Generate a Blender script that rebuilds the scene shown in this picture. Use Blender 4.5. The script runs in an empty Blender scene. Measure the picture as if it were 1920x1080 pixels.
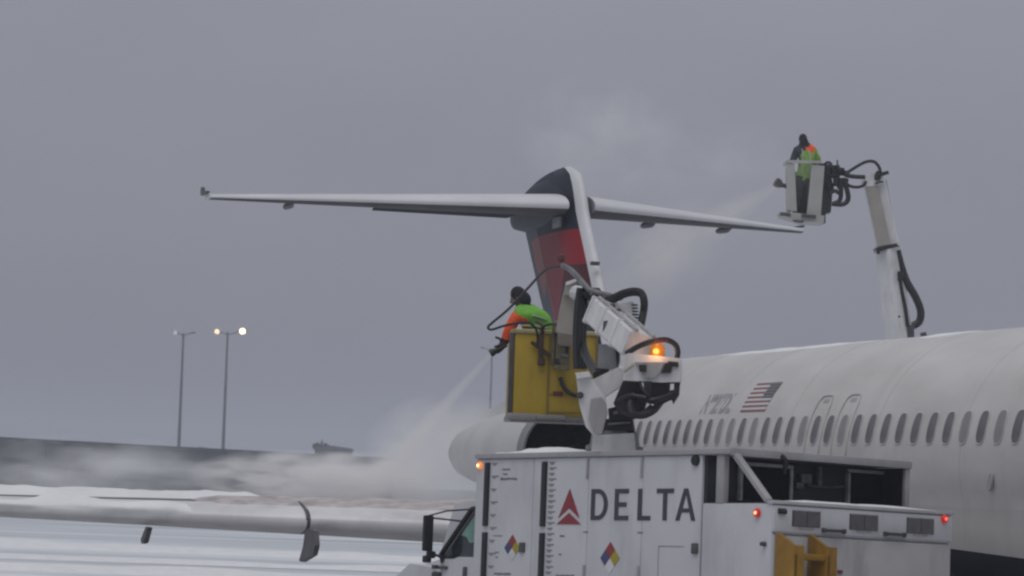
import bpy, bmesh, math, random
from math import sin, cos, pi, radians, sqrt
from mathutils import Vector, Matrix, noise as mnoise
random.seed(7)
S = bpy.context.scene
C = S.collection

# ------------------------------------------------------------------ camera
ZC = 2.789
F = 5761.6                       # focal length in pixels of a 1920 px wide frame
PITCH = math.atan((893.6 - 540) / F)
ROLL = 0.035
cam_d = bpy.data.cameras.new('camera')
cam_d.sensor_width = 36
cam_d.lens = F / 1920 * 36
cam_d.clip_start = 0.5
cam_d.clip_end = 6000
cam = bpy.data.objects.new('camera', cam_d)
C.objects.link(cam)
fwd = Vector((0, cos(PITCH), sin(PITCH)))
up0 = Vector((0, -sin(PITCH), cos(PITCH)))
rt0 = Vector((1, 0, 0))
CR = cos(ROLL) * rt0 + sin(ROLL) * up0
CU = cos(ROLL) * up0 - sin(ROLL) * rt0
m3 = Matrix((CR, CU, -fwd)).transposed()
cam.matrix_world = Matrix.Translation((0, 0, ZC)) @ m3.to_4x4()
S.camera = cam
cam_d.dof.use_dof = True
cam_d.dof.focus_distance = 40
cam_d.dof.aperture_fstop = 5.0

def at(u, v, Y):
    """world point that stands Y metres in front of the camera plane (along +Y)"""
    d = fwd + CR * ((u - 960) / F) + CU * ((540 - v) / F)
    return Vector((0, 0, ZC)) + d * (Y / d.y)

# ------------------------------------------------------------------ world, sun, exposure
W = bpy.data.worlds.new('World')
S.world = W
W.use_nodes = True
nt = W.node_tree
N = nt.nodes
L = nt.links
bg = N['Background']
SUN_EL, SUN_ROT = radians(62), radians(200)
sky = N.new('ShaderNodeTexSky')
sky.sky_type = 'NISHITA'
sky.sun_disc = False
sky.sun_elevation = SUN_EL
sky.sun_rotation = SUN_ROT
sky.dust_density = 4
tc = N.new('ShaderNodeTexCoord')
sep = N.new('ShaderNodeSeparateXYZ')
L.new(tc.outputs['Generated'], sep.inputs[0])
ramp = N.new('ShaderNodeValToRGB')         # overcast: darker towards the horizon, brightest overhead
e = ramp.color_ramp.elements
e[0].position = 0.0
e[0].color = (.216, .219, .264, 1)
e[1].position = 1.0
e[1].color = (.52, .53, .56, 1)
k = e.new(.17)
k.color = (.282, .291, .338, 1)
L.new(sep.outputs['Z'], ramp.inputs[0])
mp = N.new('ShaderNodeMapping')
mp.inputs['Scale'].default_value = (1, 1, 2.2)
L.new(tc.outputs['Generated'], mp.inputs[0])
nz = N.new('ShaderNodeTexNoise')
nz.inputs['Scale'].default_value = 4.5
nz.inputs['Detail'].default_value = 5
nz.inputs['Roughness'].default_value = .5
L.new(mp.outputs[0], nz.inputs['Vector'])
mr = N.new('ShaderNodeMapRange')
mr.inputs['From Min'].default_value = .3
mr.inputs['From Max'].default_value = .7
mr.inputs['To Min'].default_value = 9.45
mr.inputs['To Max'].default_value = 10.55
L.new(nz.outputs['Fac'], mr.inputs['Value'])
sc = N.new('ShaderNodeVectorMath')
sc.operation = 'SCALE'
L.new(ramp.outputs['Color'], sc.inputs[0])
L.new(mr.outputs[0], sc.inputs['Scale'])
mx = N.new('ShaderNodeMix')
mx.data_type = 'RGBA'
mx.inputs[0].default_value = .96           # cloud cover
L.new(sky.outputs['Color'], mx.inputs[6])
L.new(sc.outputs['Vector'], mx.inputs[7])
L.new(mx.outputs[2], bg.inputs['Color'])
bg.inputs['Strength'].default_value = .1

sun_d = bpy.data.lights.new('sun', 'SUN')
sun_d.energy = .75
sun_d.angle = radians(40)
sun_d.color = (1, .97, .93)
sun = bpy.data.objects.new('sun', sun_d)
C.objects.link(sun)
sd = Vector((sin(SUN_ROT) * cos(SUN_EL), cos(SUN_ROT) * cos(SUN_EL), sin(SUN_EL)))
sun.rotation_euler = sd.to_track_quat('Z', 'Y').to_euler()

S.render.engine = 'CYCLES'
S.cycles.use_denoising = True
S.cycles.volume_bounces = 12
S.cycles.max_bounces = 14
S.cycles.filter_width = 2.4
S.cycles.volume_step_rate = 2.0
S.view_settings.view_transform = 'Standard'
S.view_settings.look = 'None'
S.view_settings.exposure = 0
S.view_settings.gamma = 1
S.view_settings.use_curve_mapping = False

# ------------------------------------------------------------------ helpers
class MB:
    def __init__(s):
        s.v, s.f, s.m, s.parts = [], [], [], []
    def add(s, vs, fs, m=0):
        b = len(s.v)
        s.parts.append((b, len(s.f), len(fs)))
        s.v += [Vector(x) for x in vs]
        s.f += [tuple(b + i for i in f) for f in fs]
        s.m += [m] * len(fs)
        return s
    def box(s, c, d, rot=None, bev=0, m=0):
        bm = bmesh.new()
        bmesh.ops.create_cube(bm, size=1)
        for v in bm.verts:
            v.co = Vector((v.co.x * d[0], v.co.y * d[1], v.co.z * d[2]))
        if bev:
            bmesh.ops.bevel(bm, geom=bm.edges[:], offset=bev, segments=2, affect='EDGES', profile=.6)
        bm.verts.index_update()
        R = rot if rot else Matrix.Identity(3)
        s.add([R @ v.co + Vector(c) for v in bm.verts], [[v.index for v in f.verts] for f in bm.faces], m)
        bm.free()
        return s
    def beam(s, a, b, w, h, upv=(0, 0, 1), w2=None, h2=None, bev=.01, m=0):
        """box beam from a to b"""
        a, b = Vector(a), Vector(b)
        z = (b - a).normalized()
        x = Vector(upv).cross(z).normalized()
        y = z.cross(x)
        w2, h2 = w2 or w, h2 or h
        r = []
        for p, ww, hh in ((a, w, h), (b, w2, h2)):
            q = []
            for sx, sy in ((1, 1), (-1, 1), (-1, -1), (1, -1)):
                cx, cy = sx * ww / 2, sy * hh / 2
                o = [(cx - sx * bev, cy), (cx, cy - sy * bev)]
                if sx * sy < 0: o.reverse()
                o = o if sx * sy > 0 else o
                q += [p + x * u + y * v for u, v in o]
            # order by angle
            q.sort(key=lambda t: math.atan2((t - p).dot(y), (t - p).dot(x)))
            r.append(q)
        return s.loft(r, m=m)
    def loft(s, rings, cap=True, closed=True, m=0):
        n = len(rings[0])
        vs = [p for r in rings for p in r]
        fs = []
        for i in range(len(rings) - 1):
            for j in range(n if closed else n - 1):
                k = (j + 1) % n
                fs.append((i * n + j, i * n + k, (i + 1) * n + k, (i + 1) * n + j))
        if cap:
            fs.append(tuple(range(n - 1, -1, -1)))
            fs.append(tuple((len(rings) - 1) * n + j for j in range(n)))
        return s.add(vs, fs, m)
    def tube(s, pts, r, n=8, res=0, m=0, flat=1.0):
        P = [Vector(p) for p in pts]
        if res and len(P) > 2:
            Q = []
            for i in range(len(P) - 1):
                p0, p1, p2, p3 = P[max(i - 1, 0)], P[i], P[i + 1], P[min(i + 2, len(P) - 1)]
                for k in range(res):
                    t = k / res
                    Q.append(.5 * ((2 * p1) + (p2 - p0) * t + (2 * p0 - 5 * p1 + 4 * p2 - p3) * t * t + (3 * p1 - p0 - 3 * p2 + p3) * t ** 3))
            P = Q + [P[-1]]
        T0 = (P[1] - P[0]).normalized()
        nrm = T0.orthogonal().normalized()
        rings = []
        for i, p in enumerate(P):
            t = (P[min(i + 1, len(P) - 1)] - P[max(i - 1, 0)]).normalized()
            nrm = (nrm - t * nrm.dot(t)).normalized()
            bi = t.cross(nrm)
            rr = r[i * (len(r) - 1) // (len(P) - 1)] if isinstance(r, (list, tuple)) else r
            rings.append([p + nrm * rr * cos(2 * pi * j / n) + bi * rr * flat * sin(2 * pi * j / n) for j in range(n)])
        return s.loft(rings, m=m)
    def lathe(s, prof, o=(0, 0, 0), ax=(0, 0, 1), n=24, m=0, cap=True):
        o, ax = Vector(o), Vector(ax).normalized()
        x = ax.orthogonal().normalized()
        y = ax.cross(x)
        return s.loft([[o + ax * h + (x * cos(2 * pi * j / n) + y * sin(2 * pi * j / n)) * max(r, 1e-4) for j in range(n)] for h, r in prof], cap=cap, m=m)
    def prism(s, poly, vec, m=0):
        p = [Vector(q) for q in poly]
        vec = Vector(vec)
        n = len(p)
        nn = Vector((0, 0, 0))
        for i in range(n):
            nn += p[i].cross(p[(i + 1) % n])
        if nn.dot(vec) > 0:
            p.reverse()
        vs = p + [q + vec for q in p]
        fs = [tuple(range(n)), tuple(range(2 * n - 1, n - 1, -1))]
        for i in range(n):
            j = (i + 1) % n
            fs.append((i, i + n, j + n, j))
        return s.add(vs, fs, m)

def build(name, mb, mats, parent=None, smooth=True, ang=35, M=None):
    me = bpy.data.meshes.new(name)
    vs = mb.v
    if M is not None:
        vs = [M @ v for v in vs]
    me.from_pydata([tuple(v) for v in vs], [], mb.f)
    if not isinstance(mats, (list, tuple)):
        mats = [mats]
    for x in mats:
        me.materials.append(x)
    for p, mi in zip(me.polygons, mb.m):
        p.material_index = mi
    bm = bmesh.new()
    bm.from_mesh(me)
    bmesh.ops.recalc_face_normals(bm, faces=bm.faces[:])
    bm.to_mesh(me)
    bm.free()
    if smooth:
        me.shade_smooth()
        me.set_sharp_from_angle(angle=radians(ang))
    o = bpy.data.objects.new(name, me)
    C.objects.link(o)
    if parent:
        o.parent = parent
    return o

def build_each(name, mb, mats, parent=None, **k):
    """one object for every piece that was added to the builder"""
    out = []
    for i, (v0, f0, nf) in enumerate(mb.parts):
        v1 = mb.parts[i + 1][0] if i + 1 < len(mb.parts) else len(mb.v)
        q = MB()
        q.add(mb.v[v0:v1], [tuple(j - v0 for j in f) for f in mb.f[f0:f0 + nf]])
        q.m = mb.m[f0:f0 + nf]
        out.append(build(name, q, mats, parent, **k))
    return out

def tag(o, label=None, cat=None, group=None, kind=None):
    for k, v in (('label', label), ('category', cat), ('group', group), ('kind', kind)):
        if v: o[k] = v
    return o

def empty(name, M, label, cat, group=None):
    o = bpy.data.objects.new(name, None)
    o.empty_display_size = .3
    C.objects.link(o)
    o.matrix_world = M
    return tag(o, label, cat, group)

def mat(name, col, rough=.5, metal=0, var=.12, scale=3, bump=0, bscale=20, dirt=0, dirtcol=(.2, .19, .18), stretch=(1, 1, 1), emit=0, emitcol=None, spec=.5):
    M = bpy.data.materials.new(name)
    M.use_nodes = True
    t = M.node_tree
    b = t.nodes['Principled BSDF']
    b.inputs['Roughness'].default_value = rough
    b.inputs['Metallic'].default_value = metal
    b.inputs['Specular IOR Level'].default_value = spec
    c = t.nodes.new('ShaderNodeTexCoord')
    mpn = t.nodes.new('ShaderNodeMapping')
    mpn.inputs['Scale'].default_value = stretch
    t.links.new(c.outputs['Object'], mpn.inputs[0])
    n = t.nodes.new('ShaderNodeTexNoise')
    n.inputs['Scale'].default_value = scale
    n.inputs['Detail'].default_value = 6
    t.links.new(mpn.outputs[0], n.inputs['Vector'])
    r = t.nodes.new('ShaderNodeValToRGB')
    r.color_ramp.elements[0].position = .3
    r.color_ramp.elements[1].position = .7
    r.color_ramp.elements[0].color = (*[x * (1 - var) for x in col], 1)
    r.color_ramp.elements[1].color = (*[min(1, x * (1 + var)) for x in col], 1)
    t.links.new(n.outputs['Fac'], r.inputs[0])
    out = r.outputs['Color']
    if dirt:
        n2 = t.nodes.new('ShaderNodeTexNoise')
        n2.inputs['Scale'].default_value = scale * .6
        n2.inputs['Detail'].default_value = 8
        n2.inputs['Roughness'].default_value = .65
        mp2 = t.nodes.new('ShaderNodeMapping')
        mp2.inputs['Location'].default_value = (3.1, 7.7, 1.3)
        mp2.inputs['Scale'].default_value = (1.6, 1.6, .5)
        t.links.new(c.outputs['Object'], mp2.inputs[0])
        t.links.new(mp2.outputs[0], n2.inputs['Vector'])
        r2 = t.nodes.new('ShaderNodeMapRange')
        r2.inputs['From Min'].default_value = .48
        r2.inputs['From Max'].default_value = .75
        r2.inputs['To Max'].default_value = dirt
        t.links.new(n2.outputs['Fac'], r2.inputs['Value'])
        x = t.nodes.new('ShaderNodeMix')
        x.data_type = 'RGBA'
        t.links.new(r2.outputs[0], x.inputs[0])
        t.links.new(out, x.inputs[6])
        x.inputs[7].default_value = (*dirtcol, 1)
        out = x.outputs[2]
    t.links.new(out, b.inputs['Base Color'])
    if bump:
        n3 = t.nodes.new('ShaderNodeTexNoise')
        n3.inputs['Scale'].default_value = bscale
        n3.inputs['Detail'].default_value = 6
        t.links.new(mpn.outputs[0], n3.inputs['Vector'])
        bp = t.nodes.new('ShaderNodeBump')
        bp.inputs['Strength'].default_value = bump
        bp.inputs['Distance'].default_value = .05
        t.links.new(n3.outputs['Fac'], bp.inputs['Height'])
        t.links.new(bp.outputs[0], b.inputs['Normal'])
    if emit:
        b.inputs['Emission Color'].default_value = (*(emitcol or col), 1)
        b.inputs['Emission Strength'].default_value = emit
    return M

white = mat('white_paint', (.62, .62, .64), .4, var=.06, dirt=.35, dirtcol=(.3, .29, .28), scale=2)
truck_white = mat('truck_white_paint', (.57, .58, .615), .42, var=.05, dirt=.5, dirtcol=(.30, .30, .30), scale=1.6)
grey_white = mat('grey_white_paint', (.36, .36, .37), .5, var=.1, dirt=.5, dirtcol=(.16, .155, .15), scale=3)
boom_white = mat('boom_white_paint', (.70, .70, .71), .42, var=.08, dirt=.45, dirtcol=(.24, .23, .22), scale=4)
beige = mat('beige_paint', (.36, .335, .30), .5, var=.1, dirt=.4, dirtcol=(.18, .16, .14), scale=4)
greydark = mat('dark_grey_metal', (.07, .07, .075), .5, var=.3, scale=6)
steel = mat('worn_steel', (.20, .20, .205), .42, .6, var=.3, scale=7)
black = mat('black_rubber', (.012, .012, .014), .5, var=.3, scale=9)
machinery = mat('oily_black_metal', (.018, .018, .02), .45, var=.5, scale=8)
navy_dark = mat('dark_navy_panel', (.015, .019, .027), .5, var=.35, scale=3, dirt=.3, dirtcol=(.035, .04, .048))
void = mat('dark_opening', (.004, .0045, .006), .6, var=.2, spec=.15)
yellow = mat('yellow_paint', (.44, .30, .022), .45, var=.1, dirt=.6, dirtcol=(.17, .115, .02), scale=3)
yellow_old = mat('worn_yellow_paint', (.29, .155, .014), .5, var=.2, dirt=.7, dirtcol=(.13, .07, .02), scale=6)
red_lens = mat('lit_red_lens', (.35, .02, .018), .3, var=.1, emit=.22, emitcol=(1, .05, .02))
red_core = mat('lit_lamp_core', (.9, .4, .2), .3, var=.1, emit=2.2, emitcol=(1, .35, .18))
amber_core = mat('lit_amber_core', (.9, .5, .2), .3, var=.1, emit=4, emitcol=(1, .5, .22))
amber = mat('amber_lens', (.60, .22, .015), .25, var=.35, emit=.13, emitcol=(1, .36, .02), scale=14)
glass = mat('tinted_cab_glass', (.02, .028, .032), .08, var=.3, scale=2, spec=.8)
glass_green = mat('green_cab_glass', (.15, .29, .24), .1, var=.2, scale=5, spec=.8)
snow = mat('snow', (.80, .81, .83), .75, var=.06, scale=2, bump=.6, bscale=5)
slush = mat('slush_soaked_with_pink_fluid', (.50, .455, .455), .55, var=.32, scale=4, bump=.8, bscale=9)
alu = mat('bare_aluminium', (.68, .68, .695), .45, .1, var=.1, scale=2, dirt=.3, dirtcol=(.22, .22, .22))
wing_skin = mat('grey_wing_skin', (.10, .099, .104), .5, 0, var=.12, scale=1.2, dirt=.4, dirtcol=(.17, .165, .165))
wing_under = mat('dark_wing_underside', (.14, .14, .15), .5, var=.12)

# ------------------------------------------------------------------ ground
def ground():
    mb = MB()
    mb.add([(-800, -25, 0), (800, -25, 0), (800, 1500, 0), (-800, 1500, 0)], [(0, 1, 2, 3)])
    M = bpy.data.materials.new('snow_covered_apron')
    M.use_nodes = True
    t = M.node_tree
    b = t.nodes['Principled BSDF']
    b.inputs['Roughness'].default_value = .75
    c = t.nodes.new('ShaderNodeTexCoord')
    cols = []
    for scl, rot, ns, det in (((.030, .34, 1), .05, 1, 5), ((.012, .10, 1), -.03, 1, 4), ((1.2, 1.2, 1), 0, 1, 5)):
        mpn = t.nodes.new('ShaderNodeMapping')
        mpn.inputs['Scale'].default_value = scl
        mpn.inputs['Rotation'].default_value = (0, 0, rot)
        t.links.new(c.outputs['Object'], mpn.inputs[0])
        n = t.nodes.new('ShaderNodeTexNoise')
        n.inputs['Scale'].default_value = ns
        n.inputs['Detail'].default_value = det
        n.inputs['Distortion'].default_value = .4
        t.links.new(mpn.outputs[0], n.inputs['Vector'])
        cols.append(n)
    a = t.nodes.new('ShaderNodeMath')
    a.operation = 'MULTIPLY_ADD'
    t.links.new(cols[1].outputs['Fac'], a.inputs[0])
    a.inputs[1].default_value = .6
    t.links.new(cols[0].outputs['Fac'], a.inputs[2])
    a2 = t.nodes.new('ShaderNodeMath')
    a2.operation = 'MULTIPLY_ADD'
    t.links.new(cols[2].outputs['Fac'], a2.inputs[0])
    a2.inputs[1].default_value = .10
    t.links.new(a.outputs[0], a2.inputs[2])
    r = t.nodes.new('ShaderNodeValToRGB')
    e = r.color_ramp.elements
    e[0].position = .62
    e[0].color = (.34, .365, .40, 1)
    e[1].position = .98
    e[1].color = (.70, .73, .78, 1)
    x = e.new(.76)
    x.color = (.50, .53, .575, 1)
    t.links.new(a2.outputs[0], r.inputs[0])
    # unseen pad round the airliner: slush-grey tone added to cut bounce light
    sp = t.nodes.new('ShaderNodeSeparateXYZ')
    t.links.new(c.outputs['Object'], sp.inputs[0])
    wn = t.nodes.new('ShaderNodeMath')
    wn.operation = 'MULTIPLY_ADD'
    t.links.new(cols[0].outputs['Fac'], wn.inputs[0])
    wn.inputs[1].default_value = 10
    t.links.new(sp.outputs['Y'], wn.inputs[2])
    wr = t.nodes.new('ShaderNodeMapRange')
    wr.inputs['From Min'].default_value = 58
    wr.inputs['From Max'].default_value = 63
    wr.inputs['To Min'].default_value = 1
    wr.inputs['To Max'].default_value = 0
    t.links.new(wn.outputs[0], wr.inputs['Value'])
    wm = t.nodes.new('ShaderNodeMix')
    wm.data_type = 'RGBA'
    t.links.new(wr.outputs[0], wm.inputs[0])
    t.links.new(r.outputs[0], wm.inputs[6])
    wm.inputs[7].default_value = (.48, .48, .495, 1)
    t.links.new(wm.outputs[2], b.inputs['Base Color'])
    tag(build('ground', mb, M, smooth=False), kind='structure')
ground()

def bank(mb, x0, x1, y, hw, hh, seed, n=90, mm=7):
    rings = []
    for i in range(n + 1):
        x = x0 + (x1 - x0) * i / n
        ring = []
        for j in range(mm + 1):
            t = -1 + 2 * j / mm
            h = hh * (1 - t * t) * (.55 + .9 * mnoise.noise((x * .25 + seed, t, 0)) ** 2 + .35 * mnoise.noise((x * .09, seed, t)))
            ring.append((x, y + t * hw + .5 * mnoise.noise((x * .07, seed, 3)), max(h, 0) - .02))
        rings.append(ring)
    mb.loft(rings, cap=False, closed=False)

mb = MB()
for i, (y, hw, hh) in enumerate(((58, .9, .16), (63, 1.2, .22), (68.5, .8, .13), (72, 1.3, .2), (79, 1.5, .26), (88, 1.5, .2), (99, 1.8, .3))):
    bank(mb, -40, 6, y, hw, hh, i * 3.3)
tag(build('snow', mb, snow), 'low windrows of ploughed snow lying across the apron beyond the wing', kind='stuff')

# ------------------------------------------------------------------ far things: perimeter wall, sheds, masts, barrier
wallm = mat('dark_weathered_concrete', (.062, .062, .072), .85, var=.2, scale=.25, dirt=.5, dirtcol=(.05, .05, .055))
capm = mat('wall_coping_concrete', (.06, .06, .068), .8, var=.2)
def wall():
    A, B = at(-160, 814, 205), at(735, 861, 322)
    A.z = B.z = 0
    d = (B - A)
    ang = math.atan2(d.y, d.x)
    Lw = d.length
    zt0 = at(-160, 814, 205).z
    zt1 = at(735, 861, 322).z
    root = empty('perimeter_wall', Matrix.Translation(A) @ Matrix.Rotation(ang, 4, 'Z'),
                 'long dark grey concrete wall closing off the snowy field behind the wing', 'wall')
    n = 26
    pw = Lw / n
    def h(x): return zt0 + (zt1 - zt0) * x / Lw
    for i in range(n):
        mb = MB()
        x0, x1 = i * pw + .05, (i + 1) * pw - .05
        hh = (h(x0) + h(x1)) / 2
        mb.box(((x0 + x1) / 2, 0, hh / 2 - .1), (x1 - x0, .35, hh), bev=.03)
        build('wall_panel', mb, wallm, root)
    mb = MB()
    for i in range(n + 1):
        mb.box((i * pw, .05, h(i * pw) / 2 - .1), (.28, .55, h(i * pw) + .12), bev=.02)
    build_each('wall_post', mb, capm, root)
    mb = MB()
    mb.beam((0, 0, zt0 + .02), (Lw, 0, zt1 + .02), .5, .2)
    build('coping', mb, capm, root)
wall()

shedm = mat('grey_shed_cladding', (.04, .04, .046), .8, var=.2, scale=.6)
roofm = mat('snowy_shed_roof', (.14, .14, .15), .8, var=.2, scale=.6)
def shed(u0, u1, v, Y, label, masts):
    p0, p1 = at(u0, v, Y), at(u1, v, Y)
    w = p1.x - p0.x
    h = p0.z
    root = empty('equipment_shed', Matrix.Translation(((p0.x + p1.x) / 2, Y, 0)), label, 'shed')
    mb = MB()
    mb.box((0, 0, h / 2), (w, w * .8, h))
    build('wall', mb, shedm, root)
    mb = MB()
    mb.prism([(-w * .55, -w * .45, h), (w * .55, -w * .45, h), (w * .5, -w * .45, h + .25), (0, -w * .45, h + .5), (-w * .5, -w * .45, h + .25)], (0, w * .9, 0))
    build('roof', mb, roofm, root)
    mb = MB()
    mb.box((-w * .2, -w * .4 - .03, h - 1.1), (w * .16, .06, 1.0))
    build('window', mb, void, root)
    mb = MB()
    mb.box((w * .2, -w * .4 - .03, 1.05), (w * .2, .06, 2.1))
    build('door', mb, greydark, root)
    for u, vt, wd in masts:
        q = at(u, vt, Y)
        mb = MB()
        x = q.x - root.location.x
        mb.lathe([(h - .1, wd), (q.z - .3, wd * .8), (q.z, wd * .8)], (x, -w * .3, 0), n=8)
        mb.box((x, -w * .3, q.z - .4), (wd * 4, wd * 2, wd * 2))
        build('antenna', mb, greydark, root)
shed(592, 660, 843, 345, 'small dark shed with stub antennas showing above the far wall', ((596, 830, .25), (612, 831, .22), (605, 824, .08)))
shed(352, 404, 845, 365, 'low flat shed showing above the far wall between two light masts', ((363, 838, .12),))

polem = mat('galvanised_mast', (.13, .13, .14), .5, .3, var=.15)
lamp_off = mat('lamp_housing', (.16, .16, .17), .5, var=.1)
lamp_dim = mat('dim_lamp_glass', (.7, .7, .68), .3, emit=.2, emitcol=(1, .93, .88))
lamp_mid = mat('lit_lamp_glass', (.9, .8, .6), .3, emit=1.3, emitcol=(1, .68, .40))
lamp_hot = mat('bright_lamp_glass', (.9, .8, .6), .3, emit=3.4, emitcol=(1, .72, .40))
def mast(u, vt, vb, Y, arms, label, r=.16):
    """arms: (reach in m, lamp glass material or None, size)"""
    pt = at(u, vt, Y)
    pb = at(u - (vb - vt) * .034, vb, Y)
    root = empty('light_mast', Matrix.Translation((pt.x, Y, 0)), label, 'light mast', 'floodlight masts beyond the apron')
    H = pt.z
    mb = MB()
    mb.lathe([(0, r * 2), (.25, r * 2), (.3, r * 1.35), (H * .5, r), (H, r * .7), (H + .1, r * .5)], n=12)
    build('pole', mb, polem, root)
    for rx, gm, s, dz in arms:
        mb = MB()
        mb.tube([(0, 0, H - .25), (rx * .45, 0, H - .05), (rx, 0, H + dz)], .06, 6, 4)
        build('arm', mb, polem, root)
        mb = MB()
        sg = 1 if rx > 0 else -1
        mb.box((rx + sg * .3 * s, 0, H + dz + .06), (.8 * s, .5, .18), bev=.05, rot=Matrix.Rotation(-sg * .12, 3, 'Y'))
        hd = build('lamp_head', mb, lamp_off, root)
        if gm:
            mb = MB()
            mb.lathe([(-.02, .30 * s), (.06, .29 * s), (.12 * s, .2 * s), (.16 * s, .05 * s)], (rx + sg * .3 * s, -.22, H + dz + .02), (0, -.9, -.45), n=16)
            build('lamp_glass', mb, gm, hd)
mast(344, 626, 850, 322, ((-.62, lamp_dim, .75, .05), (.75, None, .75, .08)), 'grey twin arm light mast with only a faint lamp, left of the lit one')
mast(427, 624, 850, 330, ((-.85, lamp_mid, .95, .06), (1.25, lamp_hot, 1.15, .2)), 'grey twin arm light mast with a glaring warm lamp on its right arm')
mast(923, 655, 860, 380, ((-1.0, None, .7, .1),), 'faint single arm light mast just left of the yellow bucket', .14)

mb = MB()
A, B = at(700, 905, 330), at(880, 920, 330)
n = 9
bar = empty('concrete_barrier', Matrix.Translation((A.x, 330, 0)), 'low grey concrete barrier standing in the snow beyond the wing root', 'barrier')
for i in range(n):
    mb = MB()
    x = (B.x - A.x) * i / (n - 1)
    z = 1.15
    w = (B.x - A.x) / (n - 1) - .012
    mb.prism([(x, -.3, 0), (x, .3, 0), (x, .2, .35), (x, .1, z), (x, -.1, z), (x, -.2, .35)], (w, 0, 0))
    build('barrier_segment', mb, mat('snowy_hazed_concrete', (.24, .24, .25), .8, var=.2) if i == 0 else bpy.data.materials['snowy_hazed_concrete'], bar)  # light grey: snow dusting plus far haze put into the colour

# ------------------------------------------------------------------ airliner
TH, AX, AY = 1.3168, 3.6927, 46.8754
AIR = Matrix.Translation((AX, AY, 0)) @ Matrix.Rotation(-TH, 4, 'Z')     # local +x to the nose, +y to port, z up
air = empty('airliner', AIR, 'white twin jet airliner with T tail, navy and red fin, snow on its wing', 'airliner')

RU, ZU = 1.67, 3.13
def skin_y(z):
    return sqrt(max(RU * RU - (z - ZU) ** 2, .01))

def fus_mat():
    M = bpy.data.materials.new('airliner_white_and_navy_paint')
    M.use_nodes = True
    t = M.node_tree
    b = t.nodes['Principled BSDF']
    b.inputs['Roughness'].default_value = .38
    c = t.nodes.new('ShaderNodeTexCoord')
    s = t.nodes.new('ShaderNodeSeparateXYZ')
    t.links.new(c.outputs['Object'], s.inputs[0])
    def math_(op, a, bb=None, cc=None):
        n = t.nodes.new('ShaderNodeMath')
        n.operation = op
        for i, x in enumerate((a, bb, cc)):
            if x is None: continue
            if isinstance(x, (int, float)): n.inputs[i].default_value = x
            else: t.links.new(x, n.inputs[i])
        return n.outputs[0]
    n = t.nodes.new('ShaderNodeTexNoise')
    mpn = t.nodes.new('ShaderNodeMapping')
    mpn.inputs['Scale'].default_value = (.5, .5, 1.6)
    t.links.new(c.outputs['Object'], mpn.inputs[0])
    t.links.new(mpn.outputs[0], n.inputs['Vector'])
    n.inputs['Scale'].default_value = 1.2
    n.inputs['Detail'].default_value = 7
    r = t.nodes.new('ShaderNodeValToRGB')
    r.color_ramp.elements[0].position = .3
    r.color_ramp.elements[0].color = (.53, .523, .51, 1)
    r.color_ramp.elements[1].position = .7
    r.color_ramp.elements[1].color = (.66, .652, .64, 1)
    t.links.new(n.outputs['Fac'], r.inputs[0])
    # lower lobe a little darker and browner below the crease
    g = t.nodes.new('ShaderNodeMapRange')
    g.inputs['From Min'].default_value = 2.63
    g.inputs['From Max'].default_value = 2.61
    g.inputs['To Max'].default_value = .22
    t.links.new(s.outputs['Z'], g.inputs['Value'])
    x0 = t.nodes.new('ShaderNodeMix')
    x0.data_type = 'RGBA'
    t.links.new(g.outputs[0], x0.inputs[0])
    t.links.new(r.outputs[0], x0.inputs[6])
    x0.inputs[7].default_value = (.34, .33, .31, 1)
    rn = t.nodes.new('ShaderNodeTexNoise')
    mq = t.nodes.new('ShaderNodeMapping')
    mq.inputs['Scale'].default_value = (3.2, .5, .35)
    t.links.new(c.outputs['Object'], mq.inputs[0])
    t.links.new(mq.outputs[0], rn.inputs['Vector'])
    rn.inputs['Scale'].default_value = 1.0
    rn.inputs['Detail'].default_value = 9
    rn.inputs['Roughness'].default_value = .65
    rm = t.nodes.new('ShaderNodeMapRange')
    rm.inputs['From Min'].default_value = .5
    rm.inputs['From Max'].default_value = .78
    rm.inputs['To Max'].default_value = .28
    t.links.new(rn.outputs['Fac'], rm.inputs['Value'])
    xr_ = t.nodes.new('ShaderNodeMix')
    xr_.data_type = 'RGBA'
    t.links.new(rm.outputs[0], xr_.inputs[0])
    t.links.new(x0.outputs[2], xr_.inputs[6])
    xr_.inputs[7].default_value = (.40, .385, .365, 1)
    x0 = xr_
    # navy belly below a gently curved line
    bd = math_('MULTIPLY_ADD', s.outputs['X'], -.022, 2.40)
    lt = math_('LESS_THAN', s.outputs['Z'], bd)
    gt = math_('GREATER_THAN', s.outputs['X'], 3.0)
    fac = math_('MULTIPLY', lt, gt)
    x1 = t.nodes.new('ShaderNodeMix')
    x1.data_type = 'RGBA'
    t.links.new(fac, x1.inputs[0])
    t.links.new(x0.outputs[2], x1.inputs[6])
    x1.inputs[7].default_value = (.006, .010, .022, 1)
    t.links.new(x1.outputs[2], b.inputs['Base Color'])
    sp_ = t.nodes.new('ShaderNodeMapRange')
    sp_.inputs['To Min'].default_value = .45
    sp_.inputs['To Max'].default_value = .06
    t.links.new(fac, sp_.inputs['Value'])
    t.links.new(sp_.outputs[0], b.inputs['Specular IOR Level'])
    return M
fusm = fus_mat()

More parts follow.
